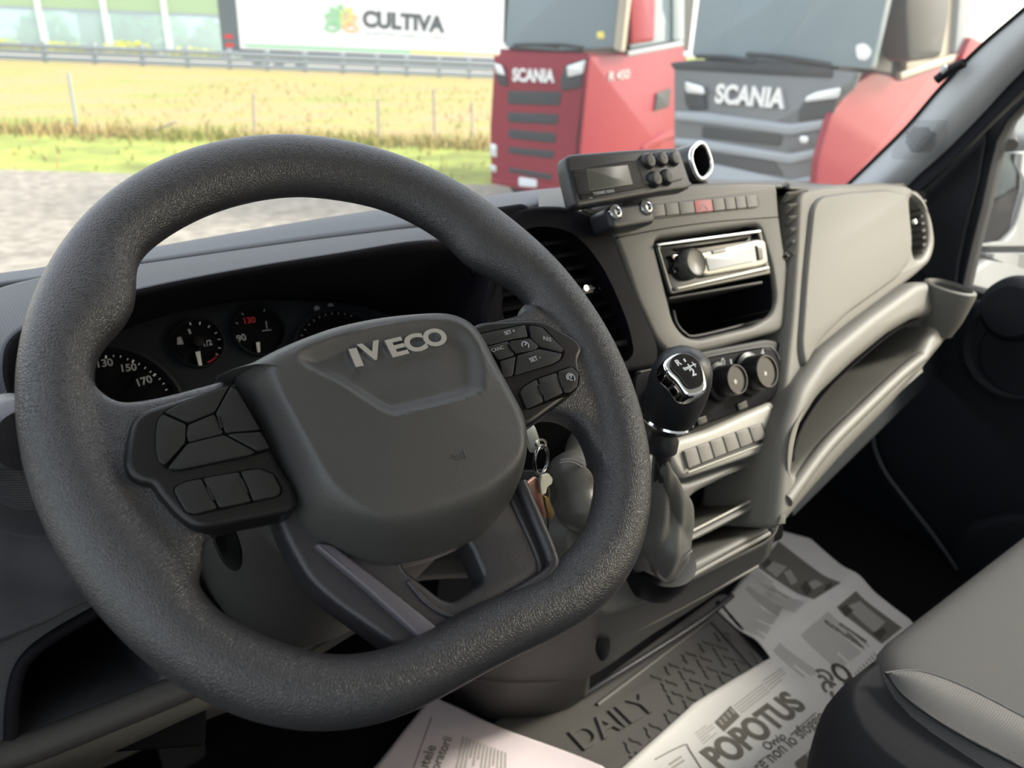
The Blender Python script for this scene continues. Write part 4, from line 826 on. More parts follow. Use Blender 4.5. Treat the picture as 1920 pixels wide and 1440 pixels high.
# tunnel body below
r0 = [(880, 840, .60), (960, 880, .57), (1040, 880, .53), (1100, 900, .49), (1150, 960, .46), (1240, 1040, .442), (1340, 1040, .435), (1448, 1000, .435)]
r1 = [(840, 1000, .66), (900, 1030, .60), (980, 1040, .55), (1050, 1060, .50), (1120, 1110, .46), (1240, 1118, .452), (1330, 1076, .45), (1445, 1012, .45)]
r2 = [(820, 1150, .72), (880, 1170, .66), (950, 1180, .60), (1040, 1190, .55), (1128, 1215, .52), (1230, 1160, .50), (1330, 1108, .50), (1432, 1045, .50)]
r3 = [(815, 1240, .78), (870, 1260, .71), (940, 1270, .66), (1030, 1270, .61), (1105, 1262, .585), (1220, 1185, .57), (1310, 1128, .57), (1375, 1082, .57)]
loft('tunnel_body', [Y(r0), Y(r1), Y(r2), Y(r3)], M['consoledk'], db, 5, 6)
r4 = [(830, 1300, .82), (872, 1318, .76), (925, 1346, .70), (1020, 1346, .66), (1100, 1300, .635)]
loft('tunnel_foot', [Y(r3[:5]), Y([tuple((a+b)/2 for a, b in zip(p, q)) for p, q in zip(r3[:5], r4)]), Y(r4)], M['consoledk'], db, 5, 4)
tube('slot_lip', Y([(1090, 1306, .633), (1150, 1268, .63), (1240, 1212, .63), (1320, 1160, .63), (1374, 1116, .63)]), .0045, M['trim'], db, 4)
tube('tunnel_ridge', Y([(1138, 1205, .505), (1200, 1178, .495), (1290, 1132, .49), (1420, 1062, .495)]), .0028, M['console'], db, 4)
lathe('latch', atY(1128, 1212, .50), (0, -1, .2), [(.010, 0), (.011, .004), (.007, .007), (0, .007)], M['black'], db, 20, 1.6, (0, .2, 1))
# leather gaiter behind the wheel
gg = thing('leather_gaiter', 'black stitched leather gaiter low behind the wheel, left of the gear lever', 'gaiter', atY(1080, 920, .47))
ga = Y([(1120, 830, .50), (1085, 870, .485), (1075, 905, .47), (1090, 950, .462), (1130, 1000, .46)])
rows = []
cu = cr(ga, 6)
for i, p in enumerate(cu):
    t = (cu[min(i+1, len(cu)-1)]-cu[max(i-1, 0)]).normalized(); a = t.cross(V3((0, -1, 0))).normalized(); b = t.cross(a); rr = .022+.004*math.sin(i*.8)
    rows.append([p+a*rr*math.cos(x)+b*rr*math.sin(x) for x in [2*math.pi*k/24 for k in range(24)]])
loft('cover', rows, M['gaiter'], gg, 1, 1, closed=True, caps=True)
tube('seam', Y([(1048, 868, .455), (1070, 866, .458), (1095, 878, .46)]), .0009, M['stitch'], gg, 4); tube('seam', Y([(1050, 863, .456), (1072, 861, .459), (1098, 873, .461)]), .0007, M['stitch'], gg, 4)
# ---- gear lever
GY = .405
gl = thing('gear_lever', 'gear lever with glossy shift pattern knob and wrinkled leather boot', 'gear lever', atY(1240, 1040, GY))
ax = [(1234, 1056, 50), (1234, 1032, 62), (1238, 1004, 64), (1243, 975, 56), (1246, 950, 46), (1246, 925, 35), (1243, 900, 25), (1240, 880, 19), (1238, 862, 16)]
rows = []; random.seed(4)
for j, (x, y, w) in enumerate(ax):
    c_ = atY(x, y, GY+.012*max(0, 1-j/6)); r_ = w/1460*(c_-CP).length*.92; row = []
    for k in range(48):
        a = 2*math.pi*k/48; f = 1+(.10*math.sin(3*a+j*.9)+.07*math.sin(7*a-j*1.7))*(1 if 1 <= j <= 7 else .15)
        if 3 <= j <= 6: f -= .22*math.exp(-((a-4.3)/.35)**2)
        row.append(c_+V3((math.cos(a)*r_*f, math.sin(a)*r_*f, .006*math.sin(4*a+j))))
    rows.append(row)
loft('boot', rows, M['gaiter'], gl, 1, 4, closed=True, caps=True, ang=80)
ring = [rows[1][k]*1.0 for k in range(0, 48, 2)]; cc_ = sum(ring, V3())/len(ring); tube('boot_seam', [cc_+(p-cc_)*1.03+V3((0, 0, .010)) for p in ring], .0008, M['stitch'], gl, 2, True)
lathe('boot_base', atY(1234, 1046, GY+.025), (0, -.25, 1), [(.034, -.03), (.040, -.01), (.040, .002), (.030, .004)], M['black'], gl, 40)
sa, sb = atY(1239, 880, GY), atY(1247, 790, GY)
lathe('shaft', sa, sb-sa, [(.008, -.01), (.0085, .018), (.013, .020), (.014, .030), (.011, .036), (.012, .05)], M['rubberk'], gl, 28)
ka = (atY(1292, 655, GY-.012)-atY(1246, 800, GY)).normalized(); kb_ = atY(1246, 806, GY)
KL = (atY(1284, 658, GY-.012)-kb_).length
pr = [(.0, 0), (.014, .0), (.0185, .003), (.0235, .010), (.0272, .022), (.0285, .034), (.0290, .044), (.0285, .053), (.0262, .062), (.0215, .070), (.013, .0755), (.0, .077)]
sc_ = KL/.077
kob = lathe('knob', kb_, ka, [(r*.92, h*sc_) for r, h in pr], M['rubberk'], gl, 48, 1.0, None, 80)
lathe('chrome_collar', kb_, ka, [(.0222, .009), (.0232, .011), (.0222, .013)], M['chrome'], gl, 40)
pn = V3((-.18, -.62, .76)).normalized(); KX = V3((1, 0, 0)); KX = (KX-pn*KX.dot(pn)).normalized()
pc_ = atY(1287, 697, GY-.030); KFm = Frame(pc_, KX, pn.cross(KX))
PLq = [(1246, 680), (1255, 666), (1276, 658), (1300, 664), (1318, 682), (1328, 712), (1326, 732), (1304, 742), (1286, 738), (1268, 714), (1252, 698)]
gp = plate('shift_plate', KFm, crt(KFm.pl(PLq), 5), [], -.020, .0, .005, M['chrome'], gl, 4)
q = shrink(PLq, .78); plate('shift_gate', KFm, crt(KFm.pl([(x-1, y-3) for x, y in q]), 5), [], -.002, .0022, .0012, M['gloss'], gp, 3)
def kl(a, b): 
    p, q = KFm.uv(*a, .0025), KFm.uv(*b, .0025); tube('pattern_line', [KFm.P(*p, .0024), KFm.P(*q, .0024)], .0005, M['white'], gp, 1, False, 1)
# gate pattern (zoom 5.54x from 1180,640)
z5 = lambda x, y: (1180+x/5.5375, 640+y/5.5375)
kl(z5(560, 285), z5(690, 235)); kl(z5(560, 270), z5(578, 300)); kl(z5(605, 235), z5(655, 300)); kl(z5(650, 215), z5(690, 265)); kl(z5(578, 298), z5(640, 268))
text('numeral', KFm, 'R', z5(505, 255), z5(548, 235), .0023, .0001, M['white'], gp, 1, bold=.03); text('numeral', KFm, '1', z5(576, 215), z5(592, 209), .0023, .0001, M['white'], gp, .4, bold=.03); text('numeral', KFm, '2', z5(655, 360), z5(700, 345), .0023, .0001, M['white'], gp, 1, bold=.03)
# ---- temperature controller on its bracket
PD = Frame(PC.P(0, .1, .035), (1, 0, 0), (0, .50, .866))
tc_ = thing('temperature_controller', 'black refrigeration controller box with grey screen and five round buttons on the dash', 'controller', PD.P(-.05, .03))
pd = lambda *a, **k: pc(*a, fr=PD, **k)
DO = [(1062, 293), (1072, 288), (1180, 280), (1268, 276), (1276, 282), (1297, 345), (1294, 352), (1286, 355), (1240, 361), (1087, 388), (1079, 384), (1062, 312)]
bd_ = pd('housing', DO, -.018, 0, M['device'], par=tc_, bev=.004, r=.006, k=3)
pd('screen_frame', [(1074, 318), (1174, 302), (1206, 300), (1216, 350), (1090, 374), (1082, 350)], -.002, .0012, M['black'], par=bd_, bev=.0006, r=.002)
pd('screen', [(1098, 317), (1177, 309), (1187, 345), (1105, 358)], .001, .002, M['lcd'], par=bd_, bev=.0003, r=.001)
pd('keypad_panel', [(1194, 303), (1213, 296), (1268, 286), (1282, 336), (1222, 347), (1206, 343)], -.001, .0016, M['device'], par=bd_, bev=.0006, r=.003)
for x, y in ((1217, 301), (1241, 297), (1264, 296), (1229, 335), (1252, 331)):
    lathe('button', PD.P(*PD.uv(x, y, .004), .001), PD.n, [(.0092, 0), (.0085, .003), (.0068, .0055), (.005, .006), (0, .0055)], M['rubberk'], bd_, 24)
for i in range(14): 
    y = 318+i*3.4; pd('grip_rib', [(1072+i*.9, y), (1096+i*.8, y-2.5), (1096+i*.8, y-1.2), (1072+i*.9, y+1.2)], .0008, .0022, M['device'], par=bd_, bev=.0002, r=.0003)
text('print', PD, 'THERMO KING', (1113, 366), (1152, 360), .0016, .0002, M['grey'], bd_, 1, bold=.02); pd('logo', [(1103, 366), (1110, 365), (1111, 371), (1104, 372)], -.001, .001, M['grey'], par=bd_, bev=.0001, r=.0002)
for i, (x, y) in enumerate(((1274, 321), (1271, 327), (1271, 333))): text('print', PD, ('AC', 'OOO', 'OOOO')[i], (x, y+2), (x+(5, 9, 14)[i], y+(1, 0, -1)[i]), .0008, .0001, M['grey'], bd_)
pd('bracket', [(1166, 362), (1200, 356), (1212, 404), (1170, 410)], -.05, -.03, M['black'], par=tc_, bev=.002, r=.003)
pc('clamp', [(1138, 392), (1150, 386), (1165, 384), (1212, 377), (1224, 384), (1231, 411), (1226, 419), (1158, 430), (1148, 426)], .0, .032, M['device'], tc_, .005, .006, k=3)
for x, y in ((1159, 396), (1217, 387)):
    lathe('screw', PC.P(*PC.uv(x, y, .036), .030), PC.n, [(.0085, 0), (.0085, .003), (.0068, .0050), (.004, .0055), (.0038, .003), (0, .003)], M['dchrome'], tc_, 24)
# ---- phone mount ring behind
pm = thing('socket_mount', 'black round clamp with a chrome rim standing on the dash behind the controller', 'mount', atY(1310, 345, .64))
mo = atY(1309, 303, .63); ma = V3((.12, -.92, .30)).normalized()
lathe('sleeve', mo-ma*.035, ma, [(.012, 0), (.021, .004), (.022, .03), (.022, .036), (.017, .038), (.016, .01), (0, .008)], M['radioblk'], pm, 36)
pts = []
for a in range(20, 380, 15):
    t = math.radians(a); b = ma.orthogonal().normalized(); c_ = ma.cross(b); rr = .0205+.001*math.sin(4*t); pts.append(mo+ma*.004+(b*math.cos(t)+c_*math.sin(t))*rr)
tube('chrome_rim', pts, .0028, M['chrome'], pm, 2, True)
tube('stem', [mo-ma*.01+V3((0, 0, -.01)), atY(1318, 350, .64)], .008, M['black'], pm, 2)
# ================================================================== LOWER DRIVER SIDE
loft('lower_dash', [XL(Y([(-120, 860, .60), (60, 860, .61), (300, 860, .63), (560, 900, .66)])), XL(Y([(-120, 990, .52), (60, 990, .53), (300, 1000, .56), (560, 1000, .6)])), XL(Y([(-120, 1010, .485), (60, 1015, .49), (200, 1025, .51), (450, 1040, .56)])),
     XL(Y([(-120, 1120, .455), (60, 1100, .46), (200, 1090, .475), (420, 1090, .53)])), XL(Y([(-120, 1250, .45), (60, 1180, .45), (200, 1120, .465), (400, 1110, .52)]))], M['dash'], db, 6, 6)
loft('side_dash', [XL(Y([(-120, 560, .68), (-60, 556, .68)])), XL(Y([(-120, 800, .60), (10, 800, .60)])), XL(Y([(-120, 1000, .53), (100, 1000, .54)]))], M['dots'], db, 6, 6)
PL_ = Frame(atY(190, 1230, .455), (1, .10, 0), (0, .35, .937)); PL_.n = PL_.x.cross(PL_.y).normalized()
pl_ = lambda *a, **k: pc(*a, fr=PL_, **k)
BH = [(22, 1374), (26, 1300), (42, 1242), (90, 1200), (190, 1146), (235, 1130), (300, 1250), (312, 1268), (300, 1282), (180, 1322), (60, 1366)]
pl_('driver_storage_bin', [(-140, 1300), (-60, 1220), (20, 1175), (120, 1130), (210, 1095), (330, 1060), (430, 1160), (470, 1230), (380, 1290), (200, 1350), (40, 1412), (-140, 1460)], -.12, .0, M['dash'], bev=.006, r=.02, holes=[BH], k=3)
pl_('bin_back', [(-40, 1100), (400, 1060), (400, 1400), (-40, 1420)], -.14, -.118, M['deep'])
tube('bin_lip', [PL_.P(*PL_.uv(x, y, .0), .0) for x, y in [(22, 1378), (24, 1300), (40, 1240), (90, 1196), (190, 1142), (240, 1126)]], .004, M['frame'], db, 5)
tube('bin_edge', [PL_.P(*PL_.uv(x, y, .004), .0) for x, y in [(-60, 1434), (60, 1400), (200, 1350), (360, 1290), (470, 1240)]], .010, M['consoledk'], db, 5)
loft('knee_panel', [Y([(-140, 1450, .46), (0, 1425, .47), (200, 1362, .49), (370, 1300, .51), (480, 1250, .55)]), Y([(-140, 1500, .47), (0, 1455, .48), (200, 1395, .50), (370, 1325, .52), (480, 1290, .56)]), Y([(-140, 1560, .6), (0, 1500, .62), (200, 1430, .66), (370, 1350, .7), (480, 1310, .72)])], M['console'], db, 5, 4)
# brackets under the column
loft('column_panel', [Y([(380, 1080, .60), (520, 1090, .60), (640, 1060, .60), (760, 1040, .60), (900, 1040, .62)]), Y([(400, 1170, .60), (500, 1190, .58), (620, 1150, .58), (760, 1090, .60), (900, 1080, .62)])], M['consoledk'], db, 5, 3)
box('column_bracket', atY(640, 1180, .60), .16, .02, .018, M['consoledk'], db, .004, (V3((1, .1, .1)).normalized(), V3((-.1, 1, 0)).normalized(), V3((-.1, 0, 1)).normalized()))
tube('adjust_lever', Y([(428, 1142, .50), (440, 1150, .49), (470, 1140, .49), (500, 1125, .50)]), .006, M['trim'], db, 4)
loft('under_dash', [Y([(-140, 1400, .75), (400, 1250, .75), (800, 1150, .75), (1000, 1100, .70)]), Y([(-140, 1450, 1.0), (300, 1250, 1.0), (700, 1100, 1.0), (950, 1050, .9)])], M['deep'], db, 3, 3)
# pedals
for nm, lb, (x, y), (w, h), tl in (('clutch_pedal', 'dark clutch pedal arm at the bottom left of the footwell', (340, 1400), (.06, .06), 0), ('brake_pedal', 'ribbed brake pedal below the steering wheel rim', (606, 1388), (.085, .06), .2), ('accelerator_pedal', 'ribbed accelerator pedal beside the pinkish newspaper', (738, 1378), (.05, .08), .2)):
    c_ = atY(x, y, .88); pf_ = Frame(c_, (1, .05, 0), (0, .6, .8)); p = thing(nm, lb, 'pedal', c_)
    plate('pad', pf_, fillet([(-w/2, -h/2), (w/2, -h/2), (w/2, h/2), (-w/2, h/2)], .012), [], -.012, 0, .003, M['black'], p)
    if nm == 'brake_pedal':
        for i in range(5):
            for j in range(4): fbox('rubber_stud', pf_, -w/2+.01+i*.015, -w/2+.019+i*.015, -h/2+.008+j*.013, -h/2+.015+j*.013, 0, .003, M['rubberk'], p, .001)
    elif nm != 'clutch_pedal':
        for i in range(4): fbox('rubber_rib', pf_, -w/2+.008+i*w*.22, -w/2+.012+i*w*.22, -h/2+.01, h/2-.01, 0, .003, M['rubberk'], p, .001)
    tube('arm', [c_+V3((0, .015, .0)), c_+V3((0, .07, .10)), c_+V3((0, .10, .30))], .010, M['black'], p, 4)
# ================================================================== FLOOR, MAT, NEWSPAPERS
FZ = CZ-.93
o = box('floor', (.75, .15, FZ-.012), 1.8, 1.9, .02, M['carpet'], None, 0); tag(o, kind='structure')
FM = Frame((0, 0, FZ), (1, 0, 0), (0, 1, 0))
fm = thing('floor_mat', 'dark rubber floor mat with chevron tread and raised lettering', 'floor mat', atZ(1250, 1300, FZ))
MO = [(1046, 640), ]
mo_ = FM.pl([(880, 1440), (930, 1352), (1100, 1300), (1345, 1120), (1362, 1118), (1445, 1238), (1480, 1290), (1300, 1500), (1150, 1600), (900, 1600)])
plate('mat', FM, fillet(mo_, .02), [], .0, .006, .002, M['rubber'], fm)
def zz(x, y, w=.006): return FM.P(*FM.uv(x, y, w), w)
tube('mat_ridge', [zz(*p) for p in [(1120, 1322), (1320, 1172), (1336, 1170), (1352, 1186), (1420, 1262), (1460, 1310)]], .0035, M['rubber'], fm, 5)
tube('mat_ridge', [zz(*p) for p in [(1346, 1130), (1440, 1240), (1470, 1275)]], .005, M['black'], fm, 5)
# tread: short raised bars in a chevron layout, one relief
bars = []
A_ = V3(FM.uv(1100, 1330)); B_ = V3(FM.uv(1330, 1180)); ex = (B_-A_).normalized(); ey = V3((ex.y, -ex.x))
if ey.y > 0: ey = -ey
TXT0, TXT1 = (1096, 1408), (1236, 1328)
ta, tb_ = V3(FM.uv(*TXT0)), V3(FM.uv(*TXT1)); te = (tb_-ta).normalized(); tn = V3((-te.y, te.x))
for i in range(26):
    for j in range(14):
        c_ = A_+ex*(i*.022-.02+(.011 if j % 2 else 0))+ey*(.025+j*.022)
        t = (c_-ta).dot(te); n_ = (c_-ta).dot(tn)
        if -.02 < t < (tb_-ta).length+.02 and -.022 < n_ < .052: continue
        if (c_-V3(FM.uv(1343, 1180))).dot(V3((1, 0))) > .0 or c_.y < .38: continue
        s_ = 1 if i % 2 else -1
        bars.append(tube('b', [FM.P(c_.x+s_*.001, c_.y-.010, .006), FM.P(c_.x, c_.y-.003, .0065), FM.P(c_.x-s_*.005, c_.y+.003, .0065), FM.P(c_.x-s_*.005, c_.y+.010, .006)], .0017, None, None, 2, False, 1))
join_into('tread', bars, M['rubber'], fm)
text('lettering', FM, 'DAILY', TXT0, TXT1, .006, .0032, M['rubber'], fm, 1.0, bold=.01)
def lin_(p, n): return [p[i].lerp(p[i+1], k/n) for i in range(len(p)-1) for k in range(n)]+[p[-1]]
def sheet(name, fr, rows_px, m, lab, bump, hz=.010, extra=0):
    """newspaper sheet: pixel grid on the floor, small waves"""
    R = [[V3(FM.uv(x, y, hz)+(0,)) for x, y in r] for r in rows_px]
    R = [lin_(r, 14) for r in R]; cols = [lin_([r[j] for r in R], 14) for j in range(len(R[0]))]; R = [[c[i] for c in cols] for i in range(len(cols[0]))]
    n, mm = len(R), len(R[0]); out = []
    for i, r in enumerate(R):
        out.append([V3((p.x, p.y, FZ+hz+bump(i/(n-1), j/(mm-1), p))) for j, p in enumerate(r)])
    bm, V = grid_mesh(out); bmesh.ops.recalc_face_normals(bm, faces=bm.faces); me = bpy.data.meshes.new(name); bm.to_mesh(me); bm.free()
    o = finish('newspaper', me, m, None, 60); md = o.modifiers.new('t', 'SOLIDIFY'); md.thickness = .0004; md.offset = -1
    return tag(o, lab, 'newspaper')
def wav(i, j, p): return .0012*(math.sin(p.x*23+p.y*11)+math.sin(p.y*31-p.x*7))
# crease line: from (1428,1210) to (1600,1110)
ca_, cb_ = V3(FM.uv(1425, 1212)), V3(FM.uv(1612, 1090)); cd_ = (cb_-ca_).normalized(); cn_ = V3((-cd_.y, cd_.x))
def bigb(i, j, p):
    d = (V3((p.x, p.y))-ca_).dot(cn_); return wav(i, j, p)*.6+.011*math.exp(-(d/.028)**2)
big = sheet('newspaper', FM, [[(1110, 1490), (1300, 1322), (1436, 1240), (1444, 1236), (1440, 1231), (1345, 1144), (1420, 1060), (1462, 995)],
                              [(1300, 1560), (1430, 1380), (1520, 1310), (1532, 1290), (1532, 1230), (1490, 1160), (1540, 1085), (1520, 1010)],
                              [(1500, 1640), (1580, 1470), (1640, 1390), (1650, 1370), (1650, 1290), (1610, 1200), (1620, 1120), (1610, 1088)],
                              [(1700, 1660), (1780, 1500), (1825, 1430), (1828, 1410), (1810, 1320), (1760, 1240), (1730, 1190), (1705, 1160)]], M['paper'],
            'large unfolded newspaper with a big masthead spread over the passenger floor', bigb)
PW = .010; zoff = lambda x, y: None
def onbig(x, y):
    u, v = FM.uv(x, y, PW); return u, v
def ink(name, pts, m, w=.0118, par=None, h=.0004):
    P_ = FM.pl(pts, w); 
    # subdivide outline so print follows the crease
    q = []
    for i in range(len(P_)):
        a, b = V3(P_[i]), V3(P_[(i+1) % len(P_)]); n = max(1, int((b-a).length/.01))
        for k in range(n): q.append(a.lerp(b, k/n))
    c = bpy.data.curves.new('c', 'CURVE'); c.dimensions = '2D'; c.fill_mode = 'BOTH'; s = c.splines.new('POLY'); s.points.add(len(q)-1)
    for i, p in enumerate(q): s.points[i].co = (p.x, p.y, 0, 1)
    s.use_cyclic_u = True; me = from_data(c)
    for v in me.vertices: p = v.co.copy(); v.co = V3((p.x, p.y, FZ+PW+h+bigb(0, 0, p)))
    return finish(name, me, M[m], par or big)
def itext(s, a, b, m, sy=1, bold=0, h=.0006, par=None):
    o = text('headline', FM, s, a, b, PW, 0, M[m], par or big, sy, bold=bold)
    for v in o.data.vertices: v.co.z = FZ+PW+h+bigb(0, 0, v.co)
    return o
itext('POPOTUS', (1352, 1446), (1512, 1326), 'ink', 1.2, .035, .0012)
itext('Ovvio', (1440, 1408), (1476, 1384), 'ink', 1.1, .02)
itext('clare non lo sfoggio', (1404, 1468), (1552, 1346), 'ink', 1.1, .01)
def lines(p0, p1, q0, q1, n, m='inklt', par=None, t=.45, nm='text_column', f=None):
    """n printed lines between edge p0-p1 and q0-q1 (pixel quads), one mesh"""
    obs = []
    L2 = lambda a, b, t_: (a[0]+(b[0]-a[0])*t_, a[1]+(b[1]-a[1])*t_)
    for i in range(n):
        a0, a1 = (i+.2)/n, (i+.2+t)/n; k = 1 if random.random() > .2 else random.uniform(.55, .95)
        A, B, C_, D = L2(p0, q0, a0), L2(p1, q1, a0), L2(p1, q1, a1), L2(p0, q0, a1); B = L2(A, B, k); C_ = L2(D, C_, k)
        obs.append((f or ink)('x', [A, B, C_, D], m))
    return join_into(nm, obs, M[m], par or big)
lines((1404, 1070), (1480, 1120), (1345, 1142), (1430, 1208), 24)
lines((1420, 1068), (1462, 1098), (1408, 1082), (1448, 1112), 4)
lines((1448, 1098), (1508, 1136), (1428, 1120), (1488, 1158), 8)
lines((1552, 1150), (1632, 1210), (1500, 1192), (1570, 1256), 16)
lines((1462, 1208), (1540, 1262), (1448, 1222), (1504, 1270), 5); lines((1640, 1220), (1650, 1230), (1600, 1262), (1620, 1280), 8)
itext('ULTIMA VISIONE', (1392, 1106), (1462, 1152), 'ink', 1.3, .03) if False else ink('picture', [(1396, 1104), (1404, 1098), (1466, 1140), (1458, 1160)], 'inklt')
ink('picture', [(1420, 1062), (1460, 1014), (1575, 1100), (1524, 1132)], 'ink', h=.0006)
for q in ([(1436, 1066), (1450, 1052), (1476, 1062), (1456, 1082)], [(1516, 1092), (1530, 1086), (1544, 1098), (1524, 1108)], [(1470, 1072), (1482, 1066), (1496, 1090), (1484, 1096)]): ink('picture_detail', q, 'inklt', h=.0012)
for q in ([(1426, 1058), (1440, 1046), (1462, 1056), (1450, 1076)], [(1500, 1100), (1512, 1086), (1522, 1110), (1512, 1122)], [(1548, 1100), (1560, 1096), (1556, 1112), (1544, 1116)]): ink('picture_detail', q, 'inkdk', h=.0010)
ink('picture', [(1568, 1142), (1604, 1112), (1692, 1176), (1654, 1206)], 'ink', h=.0006); ink('picture_detail', [(1586, 1140), (1612, 1128), (1660, 1166), (1640, 1186)], 'inklt', h=.001); ink('picture_detail', [(1572, 1144), (1586, 1136), (1600, 1146), (1586, 1158)], 'inkdk', h=.0014); ink('picture_detail', [(1636, 1186), (1656, 1176), (1664, 1184), (1650, 1200)], 'inkdk', h=.0014)
for a, b in (((1548, 1162), (1622, 1210)), ((1576, 1166), (1628, 1200)), ((1590, 1182), (1628, 1216))): lines(a, b, (a[0]-4, a[1]+4), (b[0]-4, b[1]+4), 1, 'ink', t=.9)
ink('stamp', [(1340, 1352), (1370, 1322), (1388, 1342), (1358, 1370)], 'ink', h=.0006)
for i in range(4): ink('stamp_detail', [(1347+i*7, 1350-i*7), (1350+i*7, 1347-i*7), (1358+i*7, 1356-i*7), (1355+i*7, 1359-i*7)], 'inklt', h=.0010)
lines((1374, 1322), (1430, 1280), (1392, 1338), (1446, 1298), 4, t=.35); lines((1428, 1276), (1466, 1250), (1446, 1296), (1478, 1268), 4, t=.35); lines((1302, 1372), (1332, 1350), (1320, 1396), (1350, 1372), 5, t=.35)
ink('rule', [(1420, 1428), (1436, 1416), (1437, 1418), (1421, 1430)], 'ink'); ink('rule', [(1482, 1376), (1530, 1334), (1531, 1336), (1483, 1379)], 'ink')
# figure drawing: two dark rings joined, and curls
def inkring(cx, cy, rx, ry, w_, m, a0=0, a1=360, rot=0):
    pts = [];
    for a in range(a0, a1+1, 12):
        t = math.radians(a); x, y = rx*math.cos(t), ry*math.sin(t); c_, s_ = math.cos(rot), math.sin(rot); u, v = FM.uv(cx+x*c_-y*s_, cy+x*s_+y*c_, PW); pts.append(V3((u, v, FZ+PW+.0006+bigb(0, 0, V3((u, v, 0))))))
    c = tube('drawing', pts, w_, M[m], big, 1, a1-a0 >= 360, 1)
    for v in c.data.vertices: v.co.z = FZ+PW+.0004+(v.co.z-FZ-PW)*.35
inkring(1578, 1262, 20, 10, .0035, 'inkdk', rot=.75); inkring(1602, 1286, 16, 12, .004, 'inkdk', rot=.4)
for a in ((1545, 1268, 16, 9, 180, 360, .5), (1556, 1290, 14, 10, 90, 300, .6), (1572, 1302, 13, 9, 0, 200, .2), (1548, 1282, 18, 6, 150, 320, .9), (1580, 1318, 16, 9, 250, 420, .9)): inkring(a[0], a[1], a[2], a[3], .003, 'ink', a[4], a[5], a[6])
ink('picture', [(1490, 1432), (1562, 1360), (1612, 1404), (1640, 1470), (1540, 1500)], 'inklt', h=.0006)
for q in ([(1490, 1428), (1510, 1412), (1530, 1440), (1510, 1460)], [(1540, 1412), (1548, 1394), (1566, 1400), (1562, 1420)], [(1580, 1400), (1612, 1406), (1618, 1440), (1590, 1450)]): ink('picture_detail', q, 'ink', h=.0012)
tube('inset_frame', [V3((*FM.uv(x, y, .0106), FZ+.0106+bigb(0, 0, V3((*FM.uv(x, y, .0106), 0))))) for x, y in [(1228, 1424), (1282, 1396), (1292, 1404), (1320, 1450)]], .0008, M['ink'], big, 2); lines((1252, 1430), (1276, 1414), (1262, 1444), (1286, 1428), 2)
# pinkish newspaper in the driver footwell
smallb = lambda i, j, p: .003*math.sin(p.x*30+1)+.003*math.sin(p.y*25)+.006
small = sheet('newspaper', FM, [[(660, 1480), (705, 1436), (780, 1350), (810, 1312)], [(800, 1560), (830, 1480), (860, 1400), (862, 1330)], [(1000, 1600), (1010, 1520), (1000, 1440), (960, 1374)], [(1220, 1600), (1200, 1520), (1160, 1470), (1128, 1444)]], M['pinkpaper'], 'pinkish newspaper sheet in the driver footwell beside the pedals', smallb, .012)
def ink2(name, pts, m, w=.0, par=None, h=.0006):
    P_ = FM.pl(pts, .018); bm = bmesh.new(); bm.faces.new([bm.verts.new(V3((u, v, FZ+.012+h+smallb(0, 0, V3((u, v, 0)))))) for u, v in P_]); me = bpy.data.meshes.new('i'); bm.to_mesh(me); bm.free(); return finish(name, me, M[m], small)
lines((866, 1378), (852, 1450), (952, 1412), (952, 1450), 13, 'inklt', small, .5, 'text_column', ink2)
def it2(s, a, b):
    o = text('headline', FM, s, a, b, .018, 0, M['ink'], small, 1, bold=.02)
    for v in o.data.vertices: v.co.z = FZ+.0126+smallb(0, 0, v.co)
it2('utele', (800, 1446), (818, 1400)); it2('oratorii', (822, 1446), (848, 1384))
ink2('rule', [(808, 1346), (810, 1347), (776, 1438), (774, 1437)], 'ink')
# footwell: front wall, sides
tag(box('wall_front', (.72, 1.06, 1.17), 1.75, .03, .62, M['carpet'], None, 0), kind='structure')
# ================================================================== DOOR, PILLAR, MIRROR, WINDSCREEN
DX = 1.57
DF = Frame((DX, 0, 0), (0, -1, 0), (0, 0, 1)); 
# inner face looks to -X
assert DF.n.x < 0
WIN = DF.pl([(1804, 540), (1813, 500), (1822, 460), (1840, 390), (1855, 320), (1869, 265), (1888, 228), (1915, 198)])
WIN = WIN+DF.pl([(1960, 165), (2060, 95), (2200, -10), (2400, -190)])+[(-.06, 2.31), (.9, 2.33), (.9, DF.uv(1850, 552)[1])]+DF.pl([(1850, 552)])
door = plate('door_1', DF, [(-1.02, .86), (.9+.1, .86), (1.0, 2.40), (-.20, 2.40)]+DF.pl([(2400, -290), (2200, -90), (2040, 40), (1925, 140), (1865, 205), (1800, 270), (1735, 330), (1700, 362)])+[(-.98, 1.55)], [WIN], -.05, .0, .004, M['seal'], None); tag(door, kind='structure')
pn_ = plate('door_trim', DF, fillet(DF.pl([(1812, 560), (2000, 560)])+[(.9, .9), (-.2, .87), ]+DF.pl([(1800, 1060), (1740, 990), (1660, 900), (1640, 820), (1700, 700)]), .03), [], .0, .03, .012, M['door'], door, 3)
fr_ = plate('quarter_panel', DF, fillet(DF.pl([(1700, 372), (1760, 330), (1850, 232), (1852, 260), (1838, 340), (1812, 440), (1800, 500), (1795, 540), (1740, 520)]), .01), [], .0, .012, .005, M['door'], door, 2)
tube('trim_line', [DF.P(*DF.uv(x, y, .012), .012) for x, y in [(1708, 370), (1724, 345), (1760, 308), (1800, 272), (1846, 236), (1853, 232)]], .004, M['pillar'], door, 4)
lathe('speaker_surround', DF.P(*DF.uv(1910, 655, .03), .03), DF.n, [(.10, 0), (.098, .010), (.088, .014), (.080, .006), (.0, .006)], M['door'], door, 40)
lathe('speaker_cone', DF.P(*DF.uv(1918, 668, .036), .036), DF.n, [(.075, 0), (.07, .004), (.03, .002), (0, .004)], M['seal'], door, 40)
